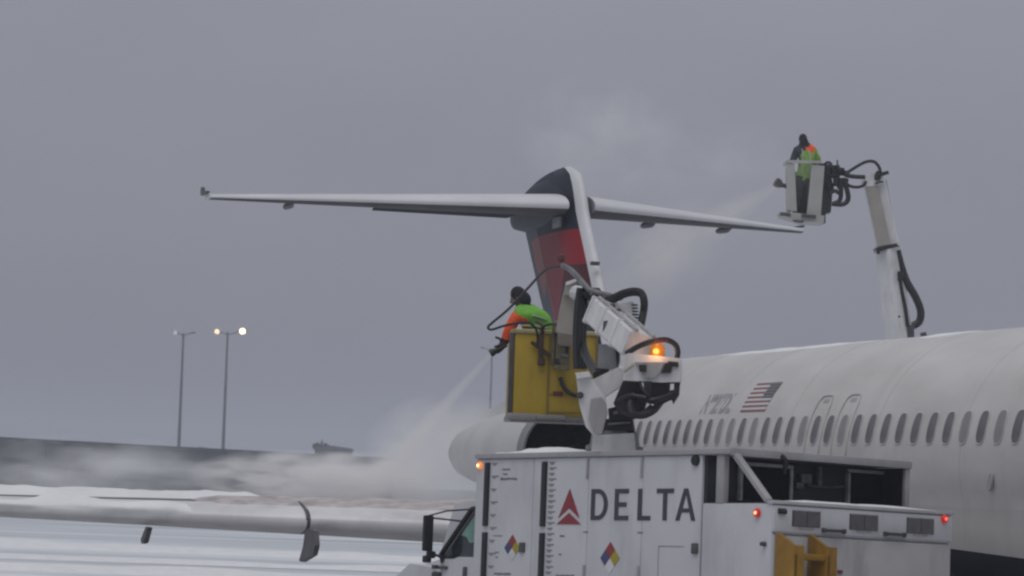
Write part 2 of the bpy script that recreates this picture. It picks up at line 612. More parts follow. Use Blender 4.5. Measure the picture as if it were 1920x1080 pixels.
def fus_ring(a):
    # scale and centre along the body
    if a > 21:
        t = min(1, (a - 21) / 8.0)
        k = sqrt(max(1 - t ** 2.2, .0004))
        zc = 3.0 - .75 * t * t
    elif a < -4:
        t = min(1, (-4 - a) / 12.5)
        k = 1 - .93 * t ** 1.5
        zc = 2.95 + 1.0 * t ** 1.3
    else:
        k, zc = 1, 2.95
    ring = []
    n1 = 34
    a0 = -math.asin(.51 / RU)           # crease on the upper lobe
    for i in range(n1 + 1):
        th = a0 + (pi - 2 * a0) * i / n1
        ring.append((RU * cos(th), ZU - 2.95 + RU * sin(th)))
    R2, z2 = 1.595, 2.5
    b0 = math.asin(.12 / R2)
    n2 = 26
    for i in range(1, n2):
        th = pi - b0 + (pi + 2 * b0) * i / n2
        ring.append((R2 * cos(th), z2 - 2.95 + R2 * sin(th)))
    return [(a, y * k, zc + z * k) for y, z in ring]
mb = MB()
aa = [-16.5, -16.3, -15.8, -15, -14, -13, -12, -11, -10, -9, -8, -7, -6, -5, -4] + [x * .5 for x in range(-7, 43)] + [21.5, 22, 23, 24, 25, 26, 27, 27.8, 28.4, 28.8, 28.97]
mb.loft([fus_ring(a) for a in aa])
build('fuselage', mb, fusm, air, ang=50)

# thin seams where the skin panels meet
seamm = mat('skin_seam', (.46, .455, .45), .5, var=.1)
mb = MB()
for a in (0.2, 3.6, 6.2, 9.4, 12.1, 15.0, 18.0):
    rg = fus_ring(a)
    pts = [Vector((p[0], p[1] * 1.0006, ZU + (p[2] - ZU) * 1.0006)) for p in rg if p[2] > 2.2 and p[1] < .3]
    pts.sort(key=lambda p: p.z)
    mb.tube(pts, .0022, 4)
build_each('skin_seam', mb, seamm, air)

# starboard cabin windows
winm = mat('cabin_window_dark', (.115, .112, .118), .3, var=.3, scale=3)
shade = mat('cabin_window_shade_down', (.27, .268, .268), .45, var=.15, scale=5)
framem = mat('window_frame', (.50, .495, .49), .4, var=.08)
def skin_patch(mb, outline, off, zmid, m=0, centre=True):
    """outline in (a, z) wrapped on the starboard side"""
    vs = [(a, -(skin_y(zmid + z) + off), zmid + z) for a, z in outline]
    if centre:
        ca = sum(a for a, z in outline) / len(outline)
        cz = sum(z for a, z in outline) / len(outline)
        vs.append((ca, -(skin_y(zmid + cz) + off), zmid + cz))
        n = len(outline)
        mb.add(vs, [(i, (i + 1) % n, n) for i in range(n)], m)
    return vs
def superell(w, h, n=20, e=3.2):
    o = []
    for i in range(n):
        t = 2 * pi * i / n
        c, s = cos(t), sin(t)
        o.append((w * math.copysign(abs(c) ** (2 / e), c), h * math.copysign(abs(s) ** (2 / e), s)))
    return o
WZ = 3.523
mb = MB()
skin_patch(mb, superell(.118, .182), .004, WZ)
pane_me = None
fr = MB()
r1 = [Vector(p) for p in skin_patch(MB(), superell(.138, .204), .002, WZ, centre=False)]
r2 = [Vector(p) for p in skin_patch(MB(), superell(.133, .198), .008, WZ, centre=False)]
r3 = [Vector(p) for p in skin_patch(MB(), superell(.120, .184), .008, WZ, centre=False)]
r4 = [Vector(p) for p in skin_patch(MB(), superell(.117, .181), .002, WZ, centre=False)]
fr.loft([r1, r2, r3, r4], cap=False)
PW = .4851
lighter = {7, 8, 10, 14, 17, 25, 27}
proto = {}
for i in range(-4, 40):
    key = i in lighter
    if key not in proto:
        w = build('window', mb, shade if key else winm, air)
        f = build('window_frame', fr, framem, w)
        proto[key] = (w, f)
    else:
        w = proto[key][0].copy()
        C.objects.link(w)
        w.parent = air
        f = proto[key][1].copy()
        C.objects.link(f)
        f.parent = w
    w.location = (i * PW, 0, 0)

# overwing exits
gapm = mat('exit_outline', (.40, .40, .40), .5, var=.15)
for a in (15, 17):
    mb = MB()
    o = []
    for i in range(32):
        t = 2 * pi * i / 32
        c, s = cos(t), sin(t)
        o.append((a * PW + .27 * math.copysign(abs(c) ** .45, c), .47 * math.copysign(abs(s) ** .45, s)))
    pts = [Vector(p) for p in skin_patch(MB(), o, .003, 3.50, centre=False)]
    mb.tube(pts + [pts[0]], .010, 6)
    e = build('emergency_exit', mb, gapm, air)
    mb = MB()
    skin_patch(mb, [(a * PW - .09, -.02), (a * PW + .09, -.02), (a * PW + .09, .025), (a * PW - .09, .025)], .006, 3.90)
    build('exit_handle', mb, gapm, e)

# flag on the roof line
fr_red = mat('flag_red', (.22, .085, .085), .45, var=.1)
fr_white = mat('flag_white', (.60, .60, .60), .45, var=.05)
fr_navy = mat('flag_navy', (.06, .06, .075), .45, var=.1)
fa0, fa1, fz0, fz1 = 4.02, 5.06, 3.79, 4.20
mb = MB()
def strip(mb, a0, a1, z0, z1, off, m):
    ns = 4
    vs = []
    for i in range(ns + 1):
        z = z0 + (z1 - z0) * i / ns
        for a in (a0, a1):
            vs.append((a, -(skin_y(z) + off), z))
    mb.add(vs, [(2 * i, 2 * i + 1, 2 * i + 3, 2 * i + 2) for i in range(ns)], m)
sh = (fz1 - fz0) / 13
for i in range(13):
    strip(mb, fa0, fa1, fz0 + i * sh, fz0 + (i + 1) * sh, .003, 0 if i % 2 == 0 else 1)
strip(mb, fa1 - .42, fa1, fz0 + 6 * sh, fz1, .006, 2)
for i in range(5):
    for j in range(5):
        ca, cz = fa1 - .38 + i * .085, fz0 + 6 * sh + .03 + j * .043
        o = [(ca + .013 * cos(2 * pi * k / 5), .013 * sin(2 * pi * k / 5)) for k in range(5)]
        skin_patch(mb, o, .008, cz, 1)
build('flag', mb, [fr_red, fr_white, fr_navy], air, smooth=False)

def text_mesh(s, size, ext=0.0):
    cu = bpy.data.curves.new('t', 'FONT')
    cu.body = s
    cu.size = size
    cu.offset = ext
    o = bpy.data.objects.new('t', cu)
    C.objects.link(o)
    dg = bpy.context.evaluated_depsgraph_get()
    me = bpy.data.meshes.new_from_object(o.evaluated_get(dg))
    vs = [v.co.copy() for v in me.vertices]
    fs = [tuple(p.vertices) for p in me.polygons]
    bpy.data.objects.remove(o)
    bpy.data.meshes.remove(me)
    return vs, fs
regm = mat('registration_grey', (.33, .33, .34), .45, var=.12)
vs, fs = text_mesh('N927DL', .38, .012)
xs = [v.x for v in vs]
k = 1.32 / (max(xs) - min(xs))
mb = MB()
mb.add([(2.2 + (v.x - min(xs)) * k + (v.y * .12), -(skin_y(3.80 + v.y) + .004), 3.80 + v.y) for v in vs], fs)
build('registration_lettering', mb, regm, air, smooth=False)

# small skin details
mb = MB()
o = superell(.055, .1, 12, 2.2)
vs = [(13.0 + a + z * .25, -(sqrt(1.67 ** 2 - (.2) ** 2) + .012), 2.91 + z) for a, z in o]
mb.prism(vs, (0, -.02, 0))
build('static_port_cover', mb, gapm, air)
mb = MB()   # patchy snow left on the roof
def roof_snow(a0, a1, w, h, seed, y0=0):
    n, m_ = 40, 8
    rings = []
    for i in range(n + 1):
        a = a0 + (a1 - a0) * i / n
        ed = sin(pi * i / n) ** .5
        ring = []
        for j in range(m_ + 1):
            th = (-1 + 2 * j / m_) * w * (.4 + .6 * ed) + y0
            hh = h * ed * (1 - (2 * j / m_ - 1) ** 2) * (.7 + .6 * mnoise.noise((a * 1.3, j * .6, seed)))
            R = RU + max(hh, 0) - .006
            ring.append((a, -R * sin(th), ZU + R * cos(th)))
        rings.append(ring)
    mb.loft(rings, cap=False, closed=False)
roof_snow(7.4, 9.3, .22, .022, 1, .1)
roof_snow(-1, 6, .3, .03, 5, .05)
tag(build('snow', mb, snow, air), None, None, kind='stuff')

# wing fairing
mb = MB()
rings = []
for i in range(15):
    t = i / 14
    a = 12.3 - 11.5 * t
    e = max(sin(pi * min(1, t * 1.15 + .02)) ** .6, .02)
    rings.append([(a, -(1.25 + .50 * e * cos(p)), 1.72 + (.62 * e) * sin(p)) for p in [2 * pi * j / 18 for j in range(18)]])
mb.loft(rings)
build('wing_fairing', mb, fusm, air)

# ---- wings
def le(b): return 10.51 - (b - 1.67) * .5077
def zbot(b): return 1.90 + (b - 6.85) * .0245
def chord(b):
    return 7.0 - (b - 1.67) * .50 if b < 6.2 else 4.735 - (b - 6.2) * .325
def tc_(b): return .110 - (b - 1.67) * .0012
def foil(b, x, side, sgn=-1, grow=0):
    """point on the wing at span b, chord fraction x; side +1 upper, -1 lower; sgn -1 starboard"""
    c = chord(b)
    t = tc_(b)
    yt = 5 * t * (.2969 * sqrt(x) - .126 * x - .3516 * x * x + .2843 * x ** 3 - .1015 * x ** 4)
    cam_ = .018 * (1 - (2 * min(x, .9) - .75) ** 2)
    z = zbot(b) + t * .46 * c + c * (cam_ + side * yt) - x * c * .012
    z += side * grow
    return Vector((le(b) - x * c + grow * (1 - x * 6 if x < .16 else 0), sgn * b, z))
XS = [0, .004, .012, .025, .05, .08, .12, .18, .26, .36, .48, .6, .72, .84, .94, 1.0]
def wing_ring(b, sgn, x0=0, x1=1, grow=0):
    xs = [x for x in XS if x0 <= x <= x1]
    u = [foil(b, x, 1, sgn, grow) for x in reversed(xs)]
    l = [foil(b, x, -1, sgn, grow) for x in xs[1:]]
    return u + l
bs = [1.2, 1.67, 2.5, 3.5, 4.5, 5.5, 6.2, 7, 8, 9, 10, 11, 12, 13, 14, 15, 15.8, 16.2, 16.4]
for sgn in (-1, 1):
    mb = MB()
    mb.loft([wing_ring(b, sgn) for b in bs])
    build('wing', mb, wing_skin, air, ang=60)
    segs = [(2.2, 5.2), (5.23, 8.14), (8.18, 11.92), (11.96, 15.9)]
    for s0, s1 in segs:
        mb = MB()
        nb = 8
        mb.loft([wing_ring(s0 + (s1 - s0) * i / nb, sgn, 0, .13, .012) for i in range(nb + 1)], closed=False, cap=False)
        build('slat', mb, alu, air, ang=60)
    # flaps hang a little behind the rear spar
    for s0, s1 in ((2.0, 6.1), (6.25, 11.2), (11.3, 15.2)):
        mb = MB()
        rings = []
        for i in range(7):
            b = s0 + (s1 - s0) * i / 6
            p = foil(b, .86, 1, sgn)
            c = chord(b)
            rings.append([p + Vector((.10 * c, 0, .015)), p + Vector((0, 0, .02)), p + Vector((-.16 * c, 0, -.03)), p + Vector((-.17 * c, 0, -.045)), p + Vector((0, 0, -.05))])
        mb.loft(rings)
        build('flap', mb, wing_skin, air)
# vortilon and fence under the starboard leading edge
def fence(u0, poly, name):
    mb = MB()
    mb.prism([(le(u0) + dx, -u0 - .03, zbot(u0) + dz) for dx, dz in poly], (0, .06, 0))
    build(name, mb, greydark, air)
fence(8.18, [(dx, dz) for dx, dz in ((.05, .12), (.30, .14), (.62, .12), (.72, -.05), (.60, -.17), (-.12, -.28), (-.28, -.27), (-.05, -.08))], 'wing_fence')
mb = MB()
mb.tube([foil(8.18, x, 1, -1, .02) for x in (.0, .01, .03, .06, .10, .15)], .017, 6)
build('slat_joint_strip', mb, greydark, air)
fence(9.98, [(.0, .02), (-.2, .03), (-.6, -.14), (-.52, -.19), (-.3, -.17)], 'vortilon')
# ---- snow lying on the starboard wing (front bank on the slats, layer on the crest, slush near the root)
def nb_(x, y, s): return mnoise.noise((x, y, s))
def wing_snow(b0, b1, xa, xb, thick, seed, n=120, m_=10, taper=False):
    mb = MB()
    rings = []
    for i in range(n + 1):
        b = b0 + (b1 - b0) * i / n
        a_, b_ = xa(b), xb(b)
        edge = min(1, (b - b0) / .35, (b1 - b) / .35)
        ring = []
        for j in range(m_ + 1):
            t = j / m_
            x = a_ + (b_ - a_) * t
            p = foil(b, max(x, 0), 1)
            prof = min(1, (t * 6) ** .6, ((1 - t) * 6) ** .6) if 0 < t < 1 else 0
            if taper: prof *= (1 - t) ** .8
            h = thick * prof * max(edge, 0) * (.8 + .45 * nb_(b * 1.1, x * 9, seed) + .2 * nb_(b * 4, x * 30, seed))
            fx = max(0, 1 - x * 14) * .9
            p.z += h * (1 - 1.0 * fx) - .004
            p.x += h * fx
            ring.append(p)
        rings.append(ring)
    mb.loft(rings, cap=False, closed=False)
    return mb
def wavy(b):
    w = .055 + .012 * nb_(b * 1.7, 0, 4)
    for c_, a_, k_ in ((10.93, .17, .34), (9.75, .06, .4), (12.6, .14, .5), (13.9, .16, .3), (15.2, .1, .6)):
        w += a_ * math.exp(-((b - c_) / k_) ** 2)
    return w
mb = wing_snow(9.4, 16.2, lambda b: .0, lambda b: wavy(b) + .004, .15, 2, n=240, m_=20, taper=True)
tag(build('snow', mb, snow, ang=80), 'bulging snow bank clinging to the leading edge of the near wing', kind='stuff').matrix_world = AIR
mb = wing_snow(8.3, 16.3, lambda b: .25 + .02 * nb_(b * 1.2, 3, 1), lambda b: .97, .135, 8, n=200, m_=24)
tag(build('snow', mb, snow, ang=80), 'smooth snow sheet covering the rear of the near wing', kind='stuff').matrix_world = AIR
mb = wing_snow(3.0, 9.4, lambda b: .05 + .03 * nb_(b * 2.1, 1, 1), lambda b: .95, .06, 14, n=200, m_=26)
tag(build('slush', mb, slush, ang=80), 'pinkish melting slush on the sprayed inner part of the near wing', kind='stuff').matrix_world = AIR

# ---- engines
nacm = mat('nacelle_white', (.55, .55, .545), .4, var=.07, dirt=.3, dirtcol=(.3, .3, .29), scale=1)
lipm = mat('inlet_lip_metal', (.30, .30, .31), .4, .5, var=.15)
inm = mat('inlet_duct', (.025, .026, .03), .5, var=.3)
fanm = mat('fan_blades', (.03, .03, .033), .4, .5, var=.3)
for sgn in (-1, 1):
    o = Vector((0, sgn * 2.62, 3.17))
    mb = MB()
    mb.lathe([(-1.12, .745), (-1.5, .775), (-2.2, .785), (-3.4, .73), (-4.6, .645), (-5.8, .54), (-6.8, .44), (-6.82, .41)], o, (1, 0, 0), 40, cap=False)
    e = build('engine', mb, nacm, air, ang=60)
    mb = MB()
    mb.lathe([(-1.12, .746), (-.99, .725), (-.94, .69), (-.97, .65), (-1.10, .625)], o, (1, 0, 0), 40, cap=False)
    build('inlet_lip', mb, lipm, e)
    mb = MB()
    mb.lathe([(-1.09, .626), (-1.6, .61), (-2.3, .63)], o, (1, 0, 0), 40, cap=False)
    build('inlet_duct', mb, inm, e)
    mb = MB()
    for q in range(20):
        th = 2 * pi * q / 20
        r_ = Vector((0, cos(th), sin(th)))
        tg = Vector((0, -sin(th), cos(th)))
        mb.add([o + r_ * .15 + Vector((-2.2, 0, 0)), o + r_ * .61 + Vector((-2.15, 0, 0)), o + r_ * .61 + tg * .15 + Vector((-2.3, 0, 0)), o + r_ * .15 + tg * .06 + Vector((-2.3, 0, 0))], [(0, 1, 2, 3)])
    mb.lathe([(-2.4, .62), (-2.41, .01)], o, (1, 0, 0), 24)
    mb.lathe([(-2.25, .17), (-2.05, .12), (-1.9, .01)], o, (1, 0, 0), 16)
    build('fan', mb, fanm, e)
    mb = MB()
    mb.lathe([(-6.75, .40), (-7.3, .33), (-7.32, .30), (-6.6, .28)], o, (1, 0, 0), 32, cap=False)
    build('exhaust_nozzle', mb, steel, e)
    mb = MB()
    mb.prism([(-2.4, sgn * 1.3, 3.1), (-6.2, sgn * .9, 3.15), (-6.2, sgn * .9, 3.3), (-2.4, sgn * 1.3, 3.35)], (0, sgn * 1.0, 0))
    build('pylon', mb, nacm, e)

# ---- fin
def interp(tab, x):
    for (x0, y0), (x1, y1) in zip(tab, tab[1:]):
        if (x - x0) * (x - x1) <= 0:
            return y0 + (y1 - y0) * (x - x0) / (x1 - x0)
    return tab[0][1] if abs(x - tab[0][0]) < abs(x - tab[-1][0]) else tab[-1][1]
FLE = [(4.3, -6.9), (5.2, -7.55), (6.12, -8.2), (6.70, -8.68), (7.66, -9.50), (8.2, -9.80), (8.5, -10.15), (8.62, -10.7)]
FTE = [(4.3, -11.35), (5.8, -12.05), (6.22, -12.5), (7.54, -13.75), (8.62, -14.3)]
def fin_pt(z, x, side, grow=0):
    a0, a1 = interp(FLE, z), interp(FTE, z)
    c = a0 - a1
    th = min(.42, .105 * c)
    yt = 5 * (.2969 * sqrt(x) - .126 * x - .3516 * x * x + .2843 * x ** 3 - .1036 * x ** 4) * th
    up_ = max(0, (z - 7.9) / .72)
    return Vector((a0 - x * c, side * (yt + grow) * (1 - .5 * up_ ** 6), z - up_ * (.10 * x + .30 * x ** 3)))
def fin_mat(c0=(.016, .020, .034, 1), c1=(.028, .034, .052, 1), spec=.12):
    M = bpy.data.materials.new('fin_navy_and_red_paint')
    M.use_nodes = True
    t = M.node_tree
    b = t.nodes['Principled BSDF']
    b.inputs['Roughness'].default_value = .5
    b.inputs['Specular IOR Level'].default_value = spec
    c = t.nodes.new('ShaderNodeTexCoord')
    s = t.nodes.new('ShaderNodeSeparateXYZ')
    t.links.new(c.outputs['Object'], s.inputs[0])
    def hp(p, q):
        """1 on the left of the line p->q in the (a, z) plane"""
        nx, nz_ = -(q[1] - p[1]), (q[0] - p[0])
        d = nx * p[0] + nz_ * p[1]
        m1 = t.nodes.new('ShaderNodeMath')
        m1.operation = 'MULTIPLY'
        t.links.new(s.outputs['X'], m1.inputs[0])
        m1.inputs[1].default_value = nx
        m2 = t.nodes.new('ShaderNodeMath')
        m2.operation = 'MULTIPLY_ADD'
        t.links.new(s.outputs['Z'], m2.inputs[0])
        m2.inputs[1].default_value = nz_
        t.links.new(m1.outputs[0], m2.inputs[2])
        m3_ = t.nodes.new('ShaderNodeMath')
        m3_.operation = 'GREATER_THAN'
        t.links.new(m2.outputs[0], m3_.inputs[0])
        m3_.inputs[1].default_value = d
        return m3_.outputs[0]
    def convex(poly):
        out = None
        for p, q in zip(poly, poly[1:] + poly[:1]):
            h = hp(p, q)
            if out is None: out = h
            else:
                m = t.nodes.new('ShaderNodeMath')
                m.operation = 'MULTIPLY'
                t.links.new(out, m.inputs[0])
                t.links.new(h, m.inputs[1])
                out = m.outputs[0]
        return out
    n = t.nodes.new('ShaderNodeTexNoise')
    n.inputs['Scale'].default_value = 2
    n.inputs['Detail'].default_value = 6
    t.links.new(c.outputs['Object'], n.inputs['Vector'])
    r = t.nodes.new('ShaderNodeValToRGB')
    r.color_ramp.elements[0].color = c0
    r.color_ramp.elements[1].color = c1
    t.links.new(n.outputs['Fac'], r.inputs[0])
    cur = r.outputs[0]
    # polygons are counter-clockwise in (a, z)
    for poly, col in (([(-12.3, 7.40), (-11.75, 6.5), (-10.85, 5.55), (-10.0, 6.6), (-9.95, 6.74), (-10.6, 7.38)], (.235, .045, .052)),
                      ([(-10.6, 7.38), (-10.05, 6.72), (-8.4, 6.66), (-8.4, 7.34)], (.29, .022, .030)),
                      ([(-10.05, 6.72), (-10.3, 6.35), (-8.2, 6.2), (-8.3, 6.66)], (.085, .022, .026)),
                      ([(-13.1, 7.36), (-12.9, 7.0), (-12.0, 6.2), (-11.7, 6.5), (-12.3, 7.40)], (.26, .085, .075))):
        x = t.nodes.new('ShaderNodeMix')
        x.data_type = 'RGBA'
        t.links.new(convex(poly), x.inputs[0])
        t.links.new(cur, x.inputs[6])
        x.inputs[7].default_value = (*col, 1)
        cur = x.outputs[2]
    t.links.new(cur, b.inputs['Base Color'])
    return M
finm = fin_mat()
zs = [4.3 + (8.62 - 4.3) * i / 24 for i in range(25)]
def fin_section(x0, x1, n):
    xs = [x0 + (x1 - x0) * i / n for i in range(n + 1)]
    mb = MB()
    rings = [[fin_pt(z, x, -1) for x in xs] + [fin_pt(z, x, 1) for x in reversed(xs)] for z in zs]
    mb.loft(rings)
    return mb
build('fin', fin_section(.052, .70, 16), finm, air, ang=60)
mb = MB()
xs = [0, .002, .006, .013, .024, .038, .051]
mb.loft([[fin_pt(z, x, -1, .002) for x in reversed(xs)] + [fin_pt(z, x, 1, .002) for x in xs[1:]] for z in zs])
build('fin_leading_edge', mb, mat('white_leading_edge', (.64, .645, .67), .4, var=.06, scale=1.5, dirt=.3, dirtcol=(.36, .36, .37)), air, ang=60)
rud = fin_mat((.045, .048, .062, 1), (.075, .078, .095, 1), .3)
build('rudder', fin_section(.705, 1.0, 7), rud, air, ang=60)
# bullet fairing carrying the stabiliser
mb = MB()
bul = [(-10.0, 7.9, .05, .05), (-10.15, 7.9, .19, .18), (-10.7, 7.95, .30, .36), (-11.6, 8.0, .35, .50), (-12.8, 8.0, .34, .47), (-13.8, 7.95, .26, .36), (-14.5, 7.9, .14, .22), (-14.85, 7.86, .03, .06)]
mb.loft([[(a, w * cos(2 * pi * j / 24), z + h * sin(2 * pi * j / 24)) for j in range(24)] for a, z, w, h in bul])
build('tail_fairing', mb, mat('navy_paint', (.022, .026, .042), .5, var=.2, spec=.15), air, ang=60)
mb = MB()
mb.box((-10.35, -.31, 7.52), (.5, .06, .2), bev=.02)
build('access_panel', mb, mat('panel_grey_blue', (.17, .18, .2), .5), air)
mb = MB()
mb.box((-8.45, -.1, 6.66), (.12, .16, .07), bev=.02)
build('fin_probe', mb, greydark, air)

# ---- stabilisers
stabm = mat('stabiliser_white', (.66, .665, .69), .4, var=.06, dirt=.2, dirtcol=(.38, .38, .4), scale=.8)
stabu = mat('stabiliser_shade_grey', (.10, .10, .108), .7, var=.1, spec=.12)  # darker than the white top: shade under the stabiliser put into the colour
elev_dark = mat('elevator_shade_grey', (.030, .033, .042), .8, var=.15, spec=.05)  # shade on the drooped elevator put into this near-black grey
TRIM = radians(4.5)
def stab_pt(b, x, side):
    t = (b - .25) / 5.87
    a0 = -9.75 - 4.95 * t
    c = 3.7 - 2.75 * t
    th = .115
    yt = 5 * th * (.2969 * sqrt(x) - .126 * x - .3516 * x * x + .2843 * x ** 3 - .1036 * x ** 4)
    z = 7.80 + .215 * t
    zz = (side * yt) * c + x * c * math.tan(TRIM)
    return Vector((a0 - x * c, 0, z + zz))
for sgn in (-1, 1):
    mb = MB()
    xs = [0, .004, .012, .03, .06, .1, .16, .24, .34, .46, .58, .70]
    sb = [.25, .8, 1.5, 2.3, 3.2, 4.2, 5.1, 5.8, 6.05, 6.12]
    rings = []
    for b in sb:
        k = 1 if b < 6.06 else .5
        up = [stab_pt(b, x, 1) for x in reversed(xs)]
        lo = [stab_pt(b, x, -1) for x in xs[1:]]
        ring = up + lo
        for p in ring: p.y = sgn * b
        rings.append(ring)
    mb.loft(rings)
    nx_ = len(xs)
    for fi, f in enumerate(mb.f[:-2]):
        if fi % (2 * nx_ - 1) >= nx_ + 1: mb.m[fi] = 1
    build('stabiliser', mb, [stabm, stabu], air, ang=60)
    for s0, s1, droop in ((.45, 2.95, .24 if sgn < 0 else .10), (3.0, 5.9, .05)):
        mb = MB()
        rings = []
        for i in range(7):
            b = s0 + (s1 - s0) * i / 6
            u, l = stab_pt(b, .705, 1), stab_pt(b, .705, -1)
            te = stab_pt(b, 1.0, 0)
            te.z -= droop * (u.x - te.x)
            dz = -.14 * droop
            ring = [u + Vector((0, 0, -.003 + dz)), te + Vector((0, 0, .012)), te + Vector((0, 0, -.012)), l + Vector((0, 0, .003 + dz))]
            for p in ring: p.y = sgn * b
            rings.append(ring)
        mb.loft(rings)
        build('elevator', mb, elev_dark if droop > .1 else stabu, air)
    for b in ((4.65,) if sgn < 0 else (2.2, 4.15)):
        mb = MB()
        p = stab_pt(b, .5, -1)
        p.y = sgn * b
        mb.lathe([(-.5, .01), (-.3, .06), (.2, .075), (.5, .01)], p + Vector((0, 0, -.05)), (1, 0, 0), 10)
        build('hinge_fairing', mb, greydark, air)
    mb = MB()
    p = stab_pt(6.12, .5, 1)
    p.y = sgn * 6.15
    mb.box(p + Vector((0, 0, .02)), (.7, .07, .05), bev=.02)
    if sgn < 0:
        mb.prism([p + Vector((-.1, -.02, .03)), p + Vector((-.5, -.02, .03)), p + Vector((-.5, -.02, .17)), p + Vector((-.3, -.02, .17))], (0, .05, 0))
    build('tip_cap', mb, greydark, air)
# undercarriage
for nx, ny, r_ in ((6.3, -2.45, .52), (6.3, 2.45, .52), (26, 0, .34)):
    mb = MB()
    mb.tube([(nx, ny, 1.7), (nx, ny, r_)], .1, 10)
    g = build('undercarriage_leg', mb, steel, air)
    for dy in (-.28, .28):
        mb = MB()
        mb.lathe([(-.15, r_ * .5), (-.15, r_ * .9), (-.09, r_), (.09, r_), (.15, r_ * .9), (.15, r_ * .5)], (nx, ny + dy, r_), (0, 1, 0), 24)
        build('tyre', mb, black, g)

# ------------------------------------------------------------------ near de-icing truck
PHI, TX, TY = 2.22, -.038, .003
TR = Matrix.Translation((2.536, 29.085, 0)) @ Matrix.Rotation(TY, 4, 'Y') @ Matrix.Rotation(TX, 4, 'X') @ Matrix.Rotation(PHI, 4, 'Z')
TI = TR.inverted()
truck = empty('deicing_truck', TR, 'white box bodied de-icing truck with dark triangle logo lettering and yellow bucket on a boom', 'de-icing truck', 'de-icing trucks at work on the airliner')
truck['label'] = 'white de-icing truck in front with DELTA lettering and a yellow bucket'
HD, HR, LF, TW = 2.627, 3.161, 4.722, 2.4
def T(u, v, Y): return TI @ at(u, v, Y)
def tb(name, c, d, m, bev=.01, parent=None):
    return build(name, MB().box(c, d, bev=bev), m, parent or truck)

# body core and side panels (left side is y = 0, cab towards +x)
tb('body', ((1.07 + 4.69) / 2, -1.2, (1.0 + 3.07) / 2), (3.60, 2.30, 2.07), truck_white)
edges = [1.035, 1.935, 2.80, 3.72, 4.722]
for a, b in zip(edges, edges[1:]):
    tb('side_panel', ((a + b) / 2, -.022, (1.0 + 3.095) / 2), (b - a - .007, .045, 2.095), truck_white, .006)
tb('side_panel', ((1.035 + 4.722) / 2, -TW + .022, (1.0 + 3.095) / 2), (3.68, .045, 2.095), truck_white, .006)
tb('front_panel', (4.705, -1.2, 2.05), (.03, 2.30, 2.09), truck_white, .005)
# roof with a rim; it reaches back over the rear deck
mb = MB()
mb.box(((.608 + LF) / 2, -1.2, 3.128), (LF - .608, TW, .062), bev=.012)
mb.box(((.608 + LF) / 2, .012, 3.128), (LF - .6, .03, .05), bev=.006)
mb.box((.6, -1.2, 3.125), (.03, TW + .02, .075), bev=.006)
roof = build('roof', mb, mat('roof_grey_paint', (.36, .36, .375), .5, var=.1, dirt=.4), truck)
# rear deck: lower body behind the box
tb('rear_body', (.52, -1.2, (1.0 + HD) / 2), (1.0, TW - .01, HD - 1.0), truck_white, .012)
tb('rear_panel', (.012, -1.2, 1.68), (.03, TW - .03, 1.30), mat('stained_white_paint', (.47, .47, .48), .5, var=.06, scale=2.5, dirt=.9, dirtcol=(.22, .215, .21)), .008)
tb('rear_panel', (.008, -1.2, 2.485), (.035, TW - .02, .25), truck_white, .008)
mb = MB()
mb.box((.03, -1.2, HD + .012), (.10, TW + .02, .035), bev=.008)
build('deck_trim', mb, mat('deck_trim_aluminium', (.5, .51, .53), .4, .2), truck)
# dark bay under the roof
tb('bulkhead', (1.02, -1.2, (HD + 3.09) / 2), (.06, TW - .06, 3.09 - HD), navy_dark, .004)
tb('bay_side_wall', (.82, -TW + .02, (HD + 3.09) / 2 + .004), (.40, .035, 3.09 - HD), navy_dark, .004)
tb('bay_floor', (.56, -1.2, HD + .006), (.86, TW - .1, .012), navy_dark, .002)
tb('corner_post', (.775, -.035, (HD + 3.096) / 2), (.11, .07, 3.096 - HD), grey_white, .008)
tb('corner_post', (.63, -TW + .03, (HD + 3.096) / 2), (.045, .06, 3.096 - HD), grey_white, .006)
framew = mat('bay_window_frame', (.40, .41, .42), .5, var=.35, scale=9)
for y0, y1, z0, z1 in ((-.45, -1.08, 2.69, 3.02), (-1.90, -2.37, 2.70, 3.03)):
    yc, zc_, w, h = (y0 + y1) / 2, (z0 + z1) / 2, abs(y1 - y0), z1 - z0
    mb = MB()
    mb.box((.975, yc, zc_), (.03, w, h))
    o = build('bay_window', mb, void, truck)
    mb = MB()
    f_ = .035
    mb.box((.965, yc, z1 + f_ / 2), (.05, w + 2 * f_, f_), bev=.008)
    for yy in (y0 + f_ / 2, y1 - f_ / 2):
        mb.box((.965, yy, zc_ - .01), (.05, f_, h + .01), bev=.008)
    build('window_frame', mb, framew, o)
mb = MB()
mb.box((.95, -1.28, 2.93), (.06, .14, .10), bev=.01)
mb.box((.95, -1.20, 2.86), (.05, .10, .06), bev=.01)
mb.box((.95, -1.47, 2.97), (.05, .05, .20), bev=.01)
mb.tube([(.93, -1.3, 2.87), (.9, -1.5, 2.86), (.93, -1.8, 2.88)], .012, 6, 4)
build('valve_manifold', mb, mat('manifold_metal', (.12, .125, .14), .4, .4, var=.4, scale=12), truck)
mb = MB()
mb.beam((.60, -.05, 3.09), (.09, -.03, HD + .02), .07, .06)
build('diagonal_brace', mb, grey_white, truck)
mb = MB()
mb.tube([(.59, -.62, 3.12), (.565, -.66, 3.07), (.6, -.68, 2.95)], .025, 6, 4)
build('hose', mb, black, truck)
